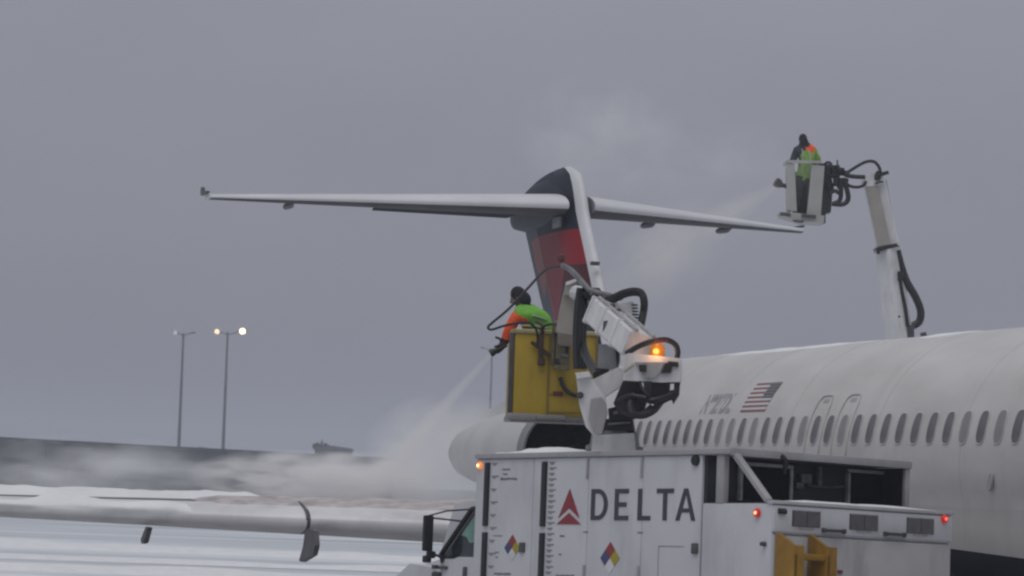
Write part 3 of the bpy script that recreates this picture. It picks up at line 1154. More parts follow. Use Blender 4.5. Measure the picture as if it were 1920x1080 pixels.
# vents across the rear
ventm = mat('vent_louvre_grey', (.15, .147, .155), .6, var=.15, scale=12)
for y0, y1 in ((-.24, -.605), (-.99, -1.37), (-1.76, -2.135)):
    yc, w = (y0 + y1) / 2, abs(y1 - y0)
    v_ = tb('vent', (-.008, yc, 2.497), (.014, w, .155), greydark, .003)
    mb = MB()
    for s_ in (-1, 1):
        for kk in range(9):
            mb.box((-.020, yc + s_ * w * .245, 2.432 + kk * .0165), (.012, w * .45, .012), rot=Matrix.Rotation(.5, 3, 'Y'))
    tag(build('louvre', mb, ventm, v_), kind='stuff')
    mb = MB()
    mb.box((-.014, yc, 2.407), (.012, w * .5, .018), bev=.003)
    build('vent_drip_sill', mb, grey_white, v_)
for y0, y1 in ((-.66, -.89), (-1.48, -1.70)):
    mb = MB()
    yc, w = (y0 + y1) / 2, abs(y1 - y0)
    mb.box((-.03, yc, 2.40), (.04, w, .028), bev=.01)
    for yy in (y0 + .02, y1 - .02): mb.box((-.02, yy, 2.398), (.05, .03, .045), bev=.006)
    build('grab_handle', mb, greydark, truck)
mb = MB()
mb.box((-.006, -1.2, 2.352), (.012, TW - .06, .014))
build('rub_strip', mb, mat('strip_grey', (.36, .36, .375), .5), truck)
mb = MB()
mb.tube([(-.02, -.055, 2.556), (-.02, -.145, 2.556)], [.03, .036, .03], 10, flat=.8)
build('fluid_port', mb, black, truck)
def marker(c, ax, glow, lens=red_lens, s=1.0):
    mb = MB()
    mb.lathe([(0, .055 * s), (.012, .055 * s), (.03, .04 * s), (.032, .001)], c, ax, 16)
    l_ = build('marker_light', mb, lens, truck)
    mb = MB()
    mb.lathe([(.028, .024 * s), (.04, .016 * s), (.041, .001)], c, ax, 10)
    build('lamp_core', mb, glow, l_)
marker((.21, .003, 2.535), (0, 1, 0), red_core, red_lens, .8)
marker((-.01, -2.275, 2.58), (-1, 0, 0), mat('lit_red_core', (.9, .1, .1), .3, emit=1.4, emitcol=(1, .12, .10)), red_lens, .8)
marker((4.655, .003, 3.03), (0, 1, 0), amber_core, mat('lit_amber_lens', (.6, .2, .05), .3, emit=.7, emitcol=(1, .3, .08)), .75)
# yellow ladder on the rear
mb = MB()
lad = None
for y0, y1 in ((-.03, -.19), (-.45, -.62)):
    mb = MB()
    mb.prism([(-.02, y0, 1.1), (-.02, y0, 2.34), (-.05, y0, 2.345), (-.23, y0 - .02, 2.24), (-.26, y0 - .02, 2.15), (-.26, y0 - .02, 1.1)], (0, -.045, 0))
    mb.box((-.245, (y0 + y1) / 2 - .005, 1.66), (.03, .13, 1.15), bev=.006)
    r_ = build('ladder_rail', mb, yellow_old, truck)
for z in (2.13, 1.82, 1.52, 1.22):
    tb('ladder_rung', (-.16, -.32, z), (.17, .42, .06), yellow_old, .012)
mb = MB()
mb.box((-.015, -.88, 2.01), (.012, .06, .03))
build('reflector', mb, mat('dull_red_reflector', (.2, .03, .03), .4), truck)
# marks on the left side -------------------------------------------------
ink = mat('dark_slate_lettering', (.045, .048, .062), .45, var=.15, scale=6)
logo_red = mat('logo_red', (.27, .030, .042), .45, var=.12, scale=5)
pl_w = mat('placard_white', (.62, .62, .65), .5)
pl_b = mat('placard_blue', (.055, .065, .17), .5)
pl_y = mat('placard_yellow', (.36, .30, .03), .5)
pl_r = mat('placard_red', (.26, .035, .04), .5)
gauge = mat('black_sight_glass', (.012, .012, .016), .3)
def flat(mb, pts, m=0, y=.001, t=.006):
    mb.prism([(x, y, z) for x, z in pts], (0, t, 0), m)
def bar(mb, a, b, w, **k):
    (x0, z0), (x1, z1) = a, b
    d = Vector((x1 - x0, z1 - z0)).normalized()
    n_ = Vector((-d.y, d.x)) * w / 2
    flat(mb, [(x0 + n_.x, z0 + n_.y), (x1 + n_.x, z1 + n_.y), (x1 - n_.x, z1 - n_.y), (x0 - n_.x, z0 - n_.y)], **k)
def letter(ch, x0, x1, z0, z1):
    """x runs from x0 (image left, larger) to x1"""
    mb = MB()
    w = x0 - x1
    s_ = .062
    X = lambda t: x0 - t * w
    h = z1 - z0
    if ch == 'E':
        flat(mb, [(X(0), z0), (X(0), z1), (X(0) - s_, z1), (X(0) - s_, z0)])
        for zz, f_ in ((z0, 1), (z1 - .045, 1), (z0 + h / 2 - .022, .85)):
            flat(mb, [(X(0) - s_, zz), (X(0) - s_, zz + .045), (X(f_), zz + .045), (X(f_), zz)])
    elif ch == 'L':
        flat(mb, [(X(0), z0), (X(0), z1), (X(0) - s_, z1), (X(0) - s_, z0)])
        flat(mb, [(X(0) - s_, z0), (X(0) - s_, z0 + .045), (X(1), z0 + .045), (X(1), z0)])
    elif ch == 'T':
        flat(mb, [(X(0), z1 - .045), (X(0), z1), (X(1), z1), (X(1), z1 - .045)])
        flat(mb, [(X(.5) + s_ / 2, z0), (X(.5) + s_ / 2, z1 - .045), (X(.5) - s_ / 2, z1 - .045), (X(.5) - s_ / 2, z0)])
    elif ch == 'A':
        flat(mb, [(X(0), z0), (X(.5) + .03, z1), (X(.5) - .004, z1), (X(.5) - .004, z1 - .055), (X(0) - s_, z0)])
        flat(mb, [(X(1), z0), (X(.5) - .03, z1), (X(.5) - .004, z1), (X(.5) - .004, z1 - .055), (X(1) + s_, z0)])
        flat(mb, [(X(.20), z0 + .08), (X(.26), z0 + .12), (X(.74), z0 + .12), (X(.80), z0 + .08)], y=.0012, t=.005)
    elif ch == 'D':
        n_ = 16
        def arc(rx, rz):
            return [(X(.42) - rx * sin(pi * i / n_), (z0 + z1) / 2 + rz * cos(pi * i / n_)) for i in range(n_ + 1)]
        o = [(X(0), z1)] + arc(w * .58, h / 2) + [(X(0), z0)]
        i_ = [(X(0) - s_, z1 - .045)] + arc(w * .58 - s_, h / 2 - .045) + [(X(0) - s_, z0 + .045)]
        for j in range(len(o)):
            q = (j + 1) % len(o)
            flat(mb, [o[j], o[q], i_[q], i_[j]])
    return mb
for ch, x0, x1 in (('D', 2.745, 2.475), ('E', 2.365, 2.145), ('L', 2.0, 1.80), ('T', 1.71, 1.45), ('A', 1.415, 1.115)):
    build('logo_letter', letter(ch, x0, x1, 2.457, 2.772), ink, truck, smooth=False)
mb = MB()
cx = 3.10
flat(mb, [(cx, 2.775), (3.275, 2.475), (cx, 2.578), (2.925, 2.475)])
flat(mb, [(3.30, 2.412), (cx, 2.53), (2.90, 2.412)])
build('logo_emblem', mb, logo_red, truck, smooth=False)
for cx, cz, wx, hz in ((4.04, 2.16, .135, .14), (2.41, 2.075, .155, .165)):
    mb = MB()
    m_ = lambda ax_, az: (cx + ax_ * wx / 2, cz + az * hz / 2)
    for dx, dz, mi in ((0, 1, 0), (1, 0, 1), (-1, 0, 2), (0, -1, 3)):
        flat(mb, [m_(dx - .97, dz), m_(dx, dz + .97), m_(dx + .97, dz), m_(dx, dz - .97)], mi)
    build('hazard_placard', mb, [pl_r, pl_b, pl_y, pl_w], truck, smooth=False)
# sight gauges and their graduations
for x, nt_ in ((4.515, 5), (3.525, 12)):
    for z0, z1 in ((2.385, 3.06), (1.25, 2.32)):
        tb('sight_gauge', (x, .012, (z0 + z1) / 2), (.075, .03, z1 - z0), gauge, .006)
    mb = MB()
    z = 3.05
    step = .68 / nt_
    kk = 0
    while z > 1.3:
        flat(mb, [(x - .07, z - .007), (x - .07, z + .007), (x - .16 - .03 * (kk % 2), z + .007), (x - .16 - .03 * (kk % 2), z - .007)], y=.001, t=.003)
        flat(mb, [(x - .09, z - .022), (x - .09, z - .012), (x - .14, z - .012), (x - .14, z - .022)], y=.001, t=.003)
        z -= step
        kk += 1
    tag(build('gauge_graduation', mb, mat('faded_ink', (.23, .23, .245), .5), truck, smooth=False), kind='stuff')
faded = mat('faded_stencil', (.17, .17, .185), .5)
mb = MB()
rr = random.Random(3)
for x0, x1, z, h in ((4.27, 4.13, 2.985, .022), (4.25, 4.17, 2.935, .026), (4.29, 4.00, 2.885, .03), (4.38, 4.22, 2.285, .014), (4.34, 4.27, 2.11, .02), (4.33, 4.28, 2.06, .02), (4.34, 4.05, 1.885, .03), (3.28, 2.98, 1.885, .03), (3.24, 3.16, 2.29, .026), (3.25, 3.20, 2.10, .02), (2.86, 2.78, 2.335, .02), (1.99, 1.90, 2.335, .02)):
    x = x0
    top, bot = [], []
    while x > x1:
        w = rr.uniform(.012, .03)
        for xx in (x, max(x - w, x1)):
            top.append((xx, z + h * rr.uniform(.15, .5)))
            bot.append((xx, z - h * rr.uniform(.15, .5)))
        x -= w + .004
    mb = MB()
    vs_ = [(x_, .0035, z_) for x_, z_ in top] + [(x_, .0035, z_) for x_, z_ in bot] + [(x_, .0005, z_) for x_, z_ in top] + [(x_, .0005, z_) for x_, z_ in bot]
    n_ = len(top)
    mb.add(vs_, [(i, i + 1, n_ + i + 1, n_ + i) for i in range(n_ - 1)] + [(2 * n_ + i, 2 * n_ + i + 1, i + 1, i) for i in range(n_ - 1)] + [(3 * n_ + i, 3 * n_ + i + 1, n_ + i + 1, n_ + i) for i in range(n_ - 1)])
    build('stencil_marking', mb, faded, truck, smooth=False)
for x, z in ((3.86, 2.165), (1.10, 2.185)):
    o = tb('door_latch', (x, .012, z), (.085, .03, .105), greydark, .01)
mb = MB()
mb.lathe([(0, .055), (.03, .05), (.031, .001)], (1.13, 0, 3.045), (0, 1, 0), 16)
build('side_lamp', mb, black, truck)
mb = MB()
mb.lathe([(0, .025), (.05, .02), (.051, .001)], (.10, 0, 2.24), (0, 1, 0), 10)
build('tie_down_knob', mb, greydark, truck)
for x in (2.82, 1.955):
    mb = MB()
    mb.box((x, .008, 2.98), (.028, .016, .20), bev=.004)
    mb.box((x, .008, 1.9), (.028, .016, .20), bev=.004)
    build_each('hinge', mb, mat('hinge_grey', (.33, .33, .345), .5), truck)
mb = MB()
flat(mb, [(1.66, 1.5), (1.66, 2.20), (1.655, 2.20), (1.655, 1.5)], t=.003)
flat(mb, [(1.66, 2.2), (1.66, 2.206), (1.28, 2.206), (1.28, 2.2)], t=.003)
build('hatch_outline', mb, faded, truck)

# cab ---------------------------------------------------------------------
CY = -.12    # left face of the cab
def cabp(pts, y): return [(x, y, z) for x, z in pts]
mb = MB()
prof = [(4.80, 1.05), (4.80, 2.60), (4.90, 2.66), (5.30, 2.62), (5.52, 2.10), (5.50, 1.05)]
mb.prism(cabp(prof, CY - .03), (0, -2.10, 0))
build('cab', mb, truck_white, truck)
mb = MB()
door = [(4.83, 1.1), (4.83, 2.055), (5.14, 2.055), (5.24, 2.03), (5.44, 2.03), (5.44, 1.1)]
mb.prism(cabp(door, CY - .03), (0, .035, 0))
dr = build('door', mb, truck_white, truck)
mb = MB()
mb.box((5.0, CY + .02, 1.87), (.05, .03, .16), bev=.01)
build('handle', mb, greydark, dr)
mb = MB()
win = [(4.84, 2.065), (4.84, 2.545), (4.90, 2.55), (5.40, 2.075), (5.40, 2.04), (5.24, 2.04), (5.15, 2.065)]
mb.prism(cabp(win, CY - .03), (0, .02, 0))
wn = build('side_window', mb, glass, truck)
mb = MB()
mb.prism(cabp([(4.85, 2.25), (4.85, 2.50), (4.90, 2.49), (5.12, 2.29), (5.02, 2.27), (4.97, 2.21), (4.90, 2.21)], CY - .009), (0, .004, 0))
build('painted_sky_patch', mb, glass_green, wn)  # opaque patch coloured for sky light coming through the green glass
mb = MB()
mb.beam((4.84, CY + .005, 2.585), (4.93, CY + .005, 2.575), .04, .05, (0, 1, 0))
mb.beam((4.93, CY + .005, 2.575), (5.46, CY + .005, 2.08), .04, .055, (0, 1, 0))
mb.beam((5.46, CY + .005, 2.09), (5.42, CY + .005, 1.99), .04, .06, (0, 1, 0))
build('a_pillar_trim', mb, black, truck)
mb = MB()
hood = [(5.50, 1.05), (5.50, 2.06), (5.75, 2.03), (6.25, 1.93), (6.45, 1.75), (6.48, 1.0)]
mb.prism(cabp(hood, CY - .2), (0, -1.75, 0))
build('bonnet', mb, truck_white, truck)
mb = MB()
mb.prism(cabp([(5.46, 1.1), (5.46, 1.86), (5.62, 1.93), (6.02, 1.97), (6.32, 1.80), (6.36, 1.2)], CY - .2), (0, .22, 0))
build('fender', mb, truck_white, truck)
mb = MB()
mb.box((5.40, CY + .02, 1.935), (.14, .04, .035), bev=.008)
mb.box((5.53, CY + .03, 1.94), (.08, .05, .045), bev=.01)
mb.box((5.50, CY + .03, 1.855), (.13, .05, .06), bev=.012)
build_each('cowl_light', mb, greydark, truck)
mb = MB()
mb.box((5.47, .07, 2.30), (.05, .12, .39), bev=.018)
mr_ = build('mirror', mb, black, truck)
mb = MB()
mb.box((5.44, .04, 2.07), (.06, .10, .08), bev=.02)
mb.box((5.47, .07, 2.02), (.08, .08, .08), bev=.02)
build_each('convex_mirror', mb, machinery, mr_)
mb = MB()
mb.tube([(5.47, .07, 2.49), (5.2, .02, 2.545), (4.93, CY, 2.57)], .010, 6)
mb.tube([(5.46, .06, 2.47), (5.10, CY + .02, 2.44)], .010, 6)
mb.tube([(5.46, .06, 2.10), (5.40, CY, 2.03)], .014, 6)
build_each('mirror_arm', mb, black, mr_)
# chassis and wheels
tb('chassis', (3.1, -1.2, .88), (6.4, .9, .22), greydark, .02)
for x in (.9, 2.0, 5.85):
    for y in (-.30, -TW + .30):
        wp = TR @ Vector((x, y, 0))
        dz = -wp.z
        mb = MB()
        r_ = .48
        mb.lathe([(-.14, r_ * .55), (-.14, r_ * .9), (-.1, r_), (.1, r_), (.14, r_ * .9), (.14, r_ * .55)], (x, y, r_ + dz), (0, 1, 0), 28)
        w_ = build('wheel', mb, black, truck)
        mb = MB()
        mb.lathe([(-.12, .02), (-.10, .26), (.10, .26), (.12, .02)], (x, y, r_ + dz), (0, 1, 0), 20)
        build('rim', mb, steel, w_)

# turret and boom ------------------------------------------------------------
def boxpx(mb, poly, Y, depth, m=0):
    """solid whose front outline is given at distance Y, depth metres deep"""
    p = [T(u, v, Y) for u, v in poly]
    q = (TI.to_3x3() @ Vector((.08, 1, 0))) * depth
    mb.prism(p, q, m)
mb = MB()
boxpx(mb, [(1111, 816), (1188, 812), (1192, 850), (1108, 852)], 31.6, .5)
mb2 = MB()
mb2.lathe([(0, .30), (.05, .30), (.06, .26), (.20, .24)], T(1152, 846, 31.9), (0, 0, 1), 24)
tur = build('turret', mb, boom_white, truck)
build('turret_ring', mb2, steel, tur)
mb = MB()
boxpx(mb, [(1132, 786), (1185, 782), (1190, 812), (1130, 816)], 31.7, .35)
boxpx(mb, [(1140, 766), (1200, 752), (1212, 776), (1186, 786), (1142, 788)], 31.6, .3)
boxpx(mb, [(1148, 802), (1186, 800), (1187, 806), (1148, 809)], 31.64, .08)
build_each('slew_motor', mb, machinery, tur)
mb = MB()
boxpx(mb, [(1140, 793), (1182, 790), (1182, 794), (1140, 797)], 31.62, .05)
boxpx(mb, [(1150, 771), (1166, 768), (1166, 774), (1150, 777)], 31.55, .04)
build_each('pipe_clamp', mb, steel, tur)
mb = MB()
boxpx(mb, [(1080, 702), (1101, 700), (1110, 712), (1134, 742), (1138, 775), (1128, 812), (1112, 816), (1098, 800), (1086, 758)], 31.2, .14)
lk = build('lift_arm', mb, boom_white, truck)
mb = MB()
boxpx(mb, [(1108, 748), (1128, 745), (1136, 756), (1137, 778), (1128, 811), (1113, 812), (1104, 786)], 31.16, .06)
build('arm_shaded_face', mb, grey_white, lk)  # grey plate added to colour the arm's right face as shaded
mb = MB()
boxpx(mb, [(1078, 699), (1103, 696), (1108, 706), (1082, 710)], 31.12, .22)
build('arm_top_plate', mb, boom_white, lk)
mb = MB()
mb.lathe([(-.06, .035), (.02, .035), (.025, .001)], T(1088, 741, 31.16), TI.to_3x3() @ Vector((0, -1, 0)), 12)
build('pivot_pin', mb, greydark, lk)
mb = MB()
boxpx(mb, [(1106, 714), (1160, 688), (1167, 692), (1167, 722), (1132, 745), (1124, 742)], 31.45, .22)
build('knuckle', mb, boom_white, truck)
# head with the beacon
mb = MB()
boxpx(mb, [(1165, 667), (1180, 662), (1276, 672), (1277, 690), (1275, 716), (1240, 717), (1170, 713)], 30.9, .5)
hd_ = build('boom_head', mb, boom_white, truck)
mb = MB()
boxpx(mb, [(1190, 679), (1246, 679), (1236, 700), (1228, 708), (1212, 708), (1203, 700)], 30.86, .04)
build('beacon_bracket', mb, grey_white, hd_)
mb = MB()
boxpx(mb, [(1198, 684), (1212, 684), (1212, 697), (1199, 697)], 30.84, .03)
boxpx(mb, [(1248, 680), (1262, 682), (1258, 699), (1240, 700)], 30.86, .04)
boxpx(mb, [(1252, 677), (1272, 679), (1272, 688), (1253, 686)], 30.87, .03)
boxpx(mb, [(1206, 715), (1222, 715), (1220, 738), (1208, 738)], 30.82, .05)
build_each('valve', mb, machinery, hd_)
mb = MB()
mb.beam(T(1170, 697, 30.85), T(1188, 684, 30.85), .02, .03)
build('edge_strip', mb, beige, hd_)
# hydraulics under the head
mb = MB()
boxpx(mb, [(1168, 714), (1198, 712), (1206, 730), (1214, 748), (1206, 772), (1160, 776), (1150, 756)], 31.15, .25)
boxpx(mb, [(1216, 716), (1249, 714), (1252, 738), (1236, 758), (1214, 756), (1216, 738)], 31.0, .25)
build_each('hydraulic_pump', mb, machinery, hd_)
mb = MB()
boxpx(mb, [(1250, 714), (1275, 712), (1273, 740), (1262, 757), (1256, 740), (1263, 735), (1264, 718), (1256, 719), (1255, 738), (1250, 742)], 30.95, .2)
build('hose_bracket', mb, machinery, hd_)
mb = MB()
mb.tube([T(1190, 740, 30.9), T(1183, 757, 30.85), T(1186, 774, 30.8), T(1205, 779, 30.8), T(1226, 769, 30.85), T(1240, 752, 30.9), T(1262, 742, 30.95)], .038, 8, 6)
mb.tube([T(1196, 745, 30.95), T(1222, 750, 30.8), T(1244, 745, 30.85), T(1262, 736, 30.95)], .03, 8, 6)
mb.tube([T(1160, 752, 31), T(1180, 742, 30.85), T(1212, 746, 30.8)], .025, 8, 6)
mb.tube([T(1165, 770, 31), T(1182, 778, 30.9), T(1205, 774, 30.85), T(1222, 760, 30.85)], .022, 8, 6)
mb.tube([T(1200, 716, 30.9), T(1207, 733, 30.8), T(1222, 748, 30.8)], .014, 8, 6)
build_each('hydraulic_hose', mb, black, hd_)
mb = MB()
mb.lathe([(-.04, .085), (0, .085), (.01, .075), (.03, .07)], T(1232, 676, 31.1), (0, 0, 1), 20)
bc = build('beacon_base', mb, black, truck)
mb = MB()
mb.lathe([(.02, .076), (.05, .080), (.11, .076), (.115, .080), (.15, .074), (.175, .05), (.18, .001)], T(1232, 676, 31.1), (0, 0, 1), 24)
build('beacon_lens', mb, amber, bc)
mb = MB()
mb.lathe([(.06, .012), (.08, .034), (.10, .034), (.12, .012)], T(1229, 676, 31.1) + (TI.to_3x3() @ Vector((0, -.075, 0))), (0, 0, 1), 10)
build('beacon_lamp', mb, mat('beacon_filament', (1, .6, .2), .3, emit=1.15, emitcol=(1, .46, .08)), bc)
ld = bpy.data.lights.new('beacon_light', 'POINT')
ld.energy = 1.3
ld.color = (1, .42, .12)
ld.shadow_soft_size = .05
lo = bpy.data.objects.new('beacon_light', ld)
C.objects.link(lo)
lo.location = at(1232, 657, 30.86)
mb = MB()
mb.tube([T(1176, 662, 31.2), T(1196, 650, 31.0), T(1220, 641, 30.95), T(1248, 637, 30.95), T(1266, 646, 30.95), T(1271, 660, 30.95), T(1269, 672, 30.95)], .03, 8, 6)
build('hose', mb, black, truck)
mb = MB()
boxpx(mb, [(1226, 636), (1252, 636), (1254, 642), (1226, 641)], 30.9, .04)
build('reflective_tape', mb, mat('dull_red_tape', (.10, .02, .015), .5), truck)
# main boom: from the head, up and away to the elbow
P2, P1 = T(1199, 652, 31.25), T(1128, 589, 33.3)
upb = TI.to_3x3() @ Vector((.4, -.3, 1))
mb = MB()
mb.beam(P1, P2, .30, .28, upb, bev=.02)
bm_ = build('main_boom', mb, boom_white, truck)
dirb = (P2 - P1).normalized()
side = upb.cross(dirb).normalized()
upn = dirb.cross(side)
mb = MB()
for s_ in (-.09, .10):
    mb.beam(P1 + side * s_ + upn * .16, P2 + side * s_ + upn * .155, .035, .04, upb)
build_each('boom_rail', mb, grey_white, bm_)
mb = MB()
for t_, q in ((.0, .40), (.35, .34), (.7, .33)):
    c_ = P1 + (P2 - P1) * t_
    mb.beam(c_ - dirb * .03, c_ + dirb * .03, .33, .31, upb)
build_each('boom_collar', mb, boom_white, bm_)
mb = MB()
for t_ in (.15, .3):
    c_ = P1 + (P2 - P1) * t_ - side * .01 + upn * .14
    mb.box(c_, (.08, .07, .06), bev=.015)
c_ = P1 + (P2 - P1) * .28
mb.box(T(1137, 612, 32.3), (.07, .05, .12), bev=.015)
build_each('boom_fitting', mb, greydark, bm_)
mb = MB()
boxpx(mb, [(1113, 568), (1128, 563), (1146, 568), (1146, 588), (1130, 612), (1117, 610), (1112, 590)], 33.0, .35)
build('elbow_housing', mb, boom_white, truck)
mb = MB()
boxpx(mb, [(1098, 538), (1124, 540), (1132, 552), (1124, 570), (1108, 566), (1094, 556)], 34.2, .25)
boxpx(mb, [(1090, 548), (1112, 547), (1112, 551), (1090, 552)], 34.1, .06)
build_each('elbow_joint', mb, machinery, truck)
mb = MB()
mb.tube([T(1055, 498, 34.8), T(1072, 508, 34.6), T(1092, 530, 34.3), T(1112, 553, 34.1)], .034, 8, 4)
mb.tube([T(1100, 540, 34.0), T(1125, 549, 33.9), T(1158, 557, 33.8)], .026, 8, 4)
mb.box(T(1158, 557, 33.8), (.1, .08, .08), bev=.02)
build_each('hose_arm', mb, steel, truck)
mb = MB()
mb.tube([T(1132, 565, 33.4), T(1150, 560, 33.3), T(1172, 550, 33.2), T(1192, 547, 33.1), T(1204, 552, 33.05), T(1208, 568, 33.0), T(1206, 588, 33.0), T(1201, 612, 32.9)], .052, 8, 5, flat=.8)
cc = build('cable_carrier', mb, black, truck)
mb = MB()
for i in range(6):
    mb.box(T(1190 + i * .5, 572 + i * 6, 32.95), (.05, .05, .018))
build_each('carrier_link', mb, greydark, cc)
mb = MB()
boxpx(mb, [(1148, 572), (1180, 566), (1188, 566), (1190, 590), (1180, 596)], 33.2, .12)
build('carrier_plate', mb, boom_white, cc)
# hanging arm down to the bucket
mb = MB()
boxpx(mb, [(1055, 552), (1063, 527), (1090, 548), (1082, 575), (1075, 628), (1042, 622), (1048, 585)], 36.0, .30)
boxpx(mb, [(1060, 530), (1082, 522), (1098, 534), (1090, 556), (1057, 553)], 35.9, .36)
ha = build('bucket_arm', mb, beige, truck)
mb = MB()
boxpx(mb, [(1061, 529), (1083, 521), (1099, 533), (1097, 537), (1082, 527), (1062, 535)], 35.86, .42)
build('arm_cover', mb, boom_white, ha)
mb = MB()
for du, Y in ((0, 34.2), (6, 34.25), (11, 34.3), (-4, 34.3)):
    mb.tube([T(1088 + du * .3, 540, Y), T(1086 + du, 575, Y), T(1083 + du, 630, Y), T(1084 + du, 692, Y)], .034, 8, 4)
mb.tube([T(1088, 600, 34.4), T(1094, 655, 34.2), T(1112, 690, 33.4), T(1120, 704, 32.6)], .05, 8, 4)
build_each('hose_bundle', mb, black, truck)
mb = MB()
boxpx(mb, [(1122, 645), (1152, 646), (1157, 655), (1156, 692), (1120, 694)], 32.9, .3)
vb = build('valve_box', mb, grey_white, truck)
mb = MB()
boxpx(mb, [(1153, 646), (1161, 648), (1161, 676), (1157, 690)], 32.85, .25)
boxpx(mb, [(1116, 690), (1142, 692), (1138, 704), (1116, 703)], 32.8, .2)
build_each('valve_cover', mb, machinery, vb)

mb = MB()
mb.tube([T(1106, 556, 34.3), T(1092, 552, 35.2), T(1078, 548, 36.1)], .09, 10)
build('arm_link', mb, boom_white, truck)
mb = MB()
mb.beam(T(1060, 614, 36.2), T(1062, 640, 37.34), .18, .14, (0, 0, 1), bev=.02)
build('arm_link', mb, beige, truck)

# bucket -----------------------------------------------------------------
BY = 37.4
k0 = at(960, 779, BY)
BM = TI @ (Matrix.Translation(k0) @ Matrix.Rotation(radians(5), 4, 'Z'))     # bucket frame: x right, y away, z up
BW, BD, BH = 1.02, .95, 1.03
def bbox(mb, c, d, bev=.008, rot=None):
    mb.box(c, d, bev=bev, rot=rot)
    return mb
floor = build('bucket', bbox(MB(), (BW / 2, BD / 2, -.03), (BW + .03, BD + .04, .07)), steel, truck, M=BM)
build('front_panel', bbox(MB(), (.215, .012, BH / 2), (.415, .03, BH - .02)), yellow, floor, M=BM)
build('front_panel', bbox(MB(), (.725, .018, BH / 2), (.585, .03, BH - .02)), yellow, floor, M=BM)
build('side_panel', bbox(MB(), (.012, BD / 2, BH / 2), (.03, BD - .06, BH - .02)), yellow, floor, M=BM)
build('side_panel', bbox(MB(), (BW - .012, BD / 2, BH / 2), (.03, BD - .06, BH - .02)), yellow, floor, M=BM)
build('back_panel', bbox(MB(), (BW / 2, BD - .012, BH / 2), (BW - .06, .03, BH - .02)), yellow, floor, M=BM)
rimm = mat('pale_yellow_rim', (.36, .32, .16), .5, var=.2, dirt=.5, dirtcol=(.2, .17, .1))
mb = MB()
for a, b in (((0, 0), (BW, 0)), ((BW, 0), (BW, BD)), ((BW, BD), (0, BD)), ((0, BD), (0, 0))):
    mb.beam((a[0], a[1], BH), (b[0], b[1], BH), .06, .06, bev=.015)
build('rim', mb, rimm, floor, M=BM)
build('corner_post', bbox(MB(), (-.03, .03, BH / 2 - .02), (.055, .07, BH)), greydark, floor, M=BM)
mb = MB()
for x in (.425, 1.005): mb.box((x, -.012, BH / 2), (.02, .015, BH - .04))
mb.box((.72, -.012, .28), (.56, .012, .014))
mb.box((.72, -.012, .06), (.56, .012, .014))
build_each('panel_seam', mb, mat('dark_yellow_seam', (.20, .15, .03), .5), floor, M=BM)  # darker yellow strips along the panel joints
mb = MB()
mb.box((.11, -.02, -.01), (.36, .16, .085), bev=.03)
mb.box((.40, .0, -.005), (.5, .1, .06), bev=.02)
build('bumper', mb, mat('bumper_grey', (.26, .25, .24), .6, var=.2), floor, M=BM)
mountm = mat('dirty_olive_mount', (.16, .14, .085), .55, var=.35, scale=9, dirt=.5, dirtcol=(.07, .06, .05))
mb = MB()
mb.box((.58, -.08, .83), (.17, .13, .50), bev=.02)
mb.box((.56, -.10, 1.09), (.22, .18, .16), bev=.03)
mb.box((.57, -.15, .60), (.20, .10, .06), bev=.015)
mb.box((.47, -.05, .84), (.035, .08, .42), bev=.008)
mt = build('bucket_mount', mb, mountm, floor, M=BM)
mb = MB()
mb.box((.58, -.155, .92), (.07, .03, .10), bev=.01)
mb.lathe([(0, .05), (.04, .045), (.041, .001)], (.55, -.185, 1.10), (0, -1, 0), 12)
mb.box((.60, -.155, .75), (.10, .03, .05), bev=.01)
build_each('mount_bracket', mb, steel, mt, M=BM)
mb = MB()
mb.box((.51, -.16, .665), (.05, .03, .09), bev=.01)
mb.box((.63, -.155, .84), (.03, .04, .16), bev=.01)
build_each('mount_plate', mb, machinery, mt, M=BM)
mb = MB()
mb.box((.32, -.04, .83), (.06, .05, .32), bev=.015)
mb.beam((.20, -.05, .90), (.44, -.05, .74), .035, .045)
mb.box((.33, -.06, .66), (.09, .06, .09), bev=.02)
mb.tube([(.32, -.03, .98), (.33, -.05, 1.1), (.27, .1, 1.16)], .022, 8, 4)
build('nozzle_holder', mb, mat('dark_brown_metal', (.045, .03, .018), .5, var=.4), floor, M=BM)
mb = MB()
mb.box((.85, -.03, .72), (.10, .05, .15), bev=.02)
build('switch_box', mb, machinery, floor, M=BM)
mb = MB()
mb.box((.55, -.012, .285), (.12, .035, .055), bev=.01)
build('reflector', mb, mat('dull_red_reflector2', (.11, .025, .015), .4), floor, M=BM)
mb = MB()
mb.tube([(.57, -.03, .48), (.62, -.06, .36), (.72, -.08, .28), (.84, -.04, .27)], .026, 8, 6)
mb.tube([T(1000, 628, 37.2), T(1003, 614, 37.2), T(985, 604, 37.3), T(960, 606, 37.4), T(935, 613, 37.5), T(917, 617, 37.5)], .018, 8, 6) if False else None
build('hose', mb, black, floor, M=BM)
mb = MB()
mb.tube([T(1052, 499, 34.9), T(1035, 501, 35.2), T(1018, 510, 35.6), T(990, 540, 36.3), T(955, 578, 36.9), T(922, 606, 37.3), T(915, 614, 37.3), T(922, 618, 37.3), T(945, 611, 37.2), T(970, 606, 37.1), T(990, 605, 37.1), T(1003, 614, 37.15), T(1008, 630, 37.2), T(1007, 648, 37.25)], .0155, 8, 6)
mb.tube([T(1007, 628, 37.5), T(1020, 612, 37.3), T(1040, 608, 36.9), T(1060, 618, 36.6)], .016, 8, 6)
build_each('spray_hose', mb, black, truck)
mb = MB()
mb.lathe([(0, .02), (.03, .05), (.08, .045), (.10, .001)], T(1052, 492, 34.9), (0, 0, 1), 12)
build('joint_cap', mb, mat('dark_red_cap', (.12, .03, .035), .5), truck)
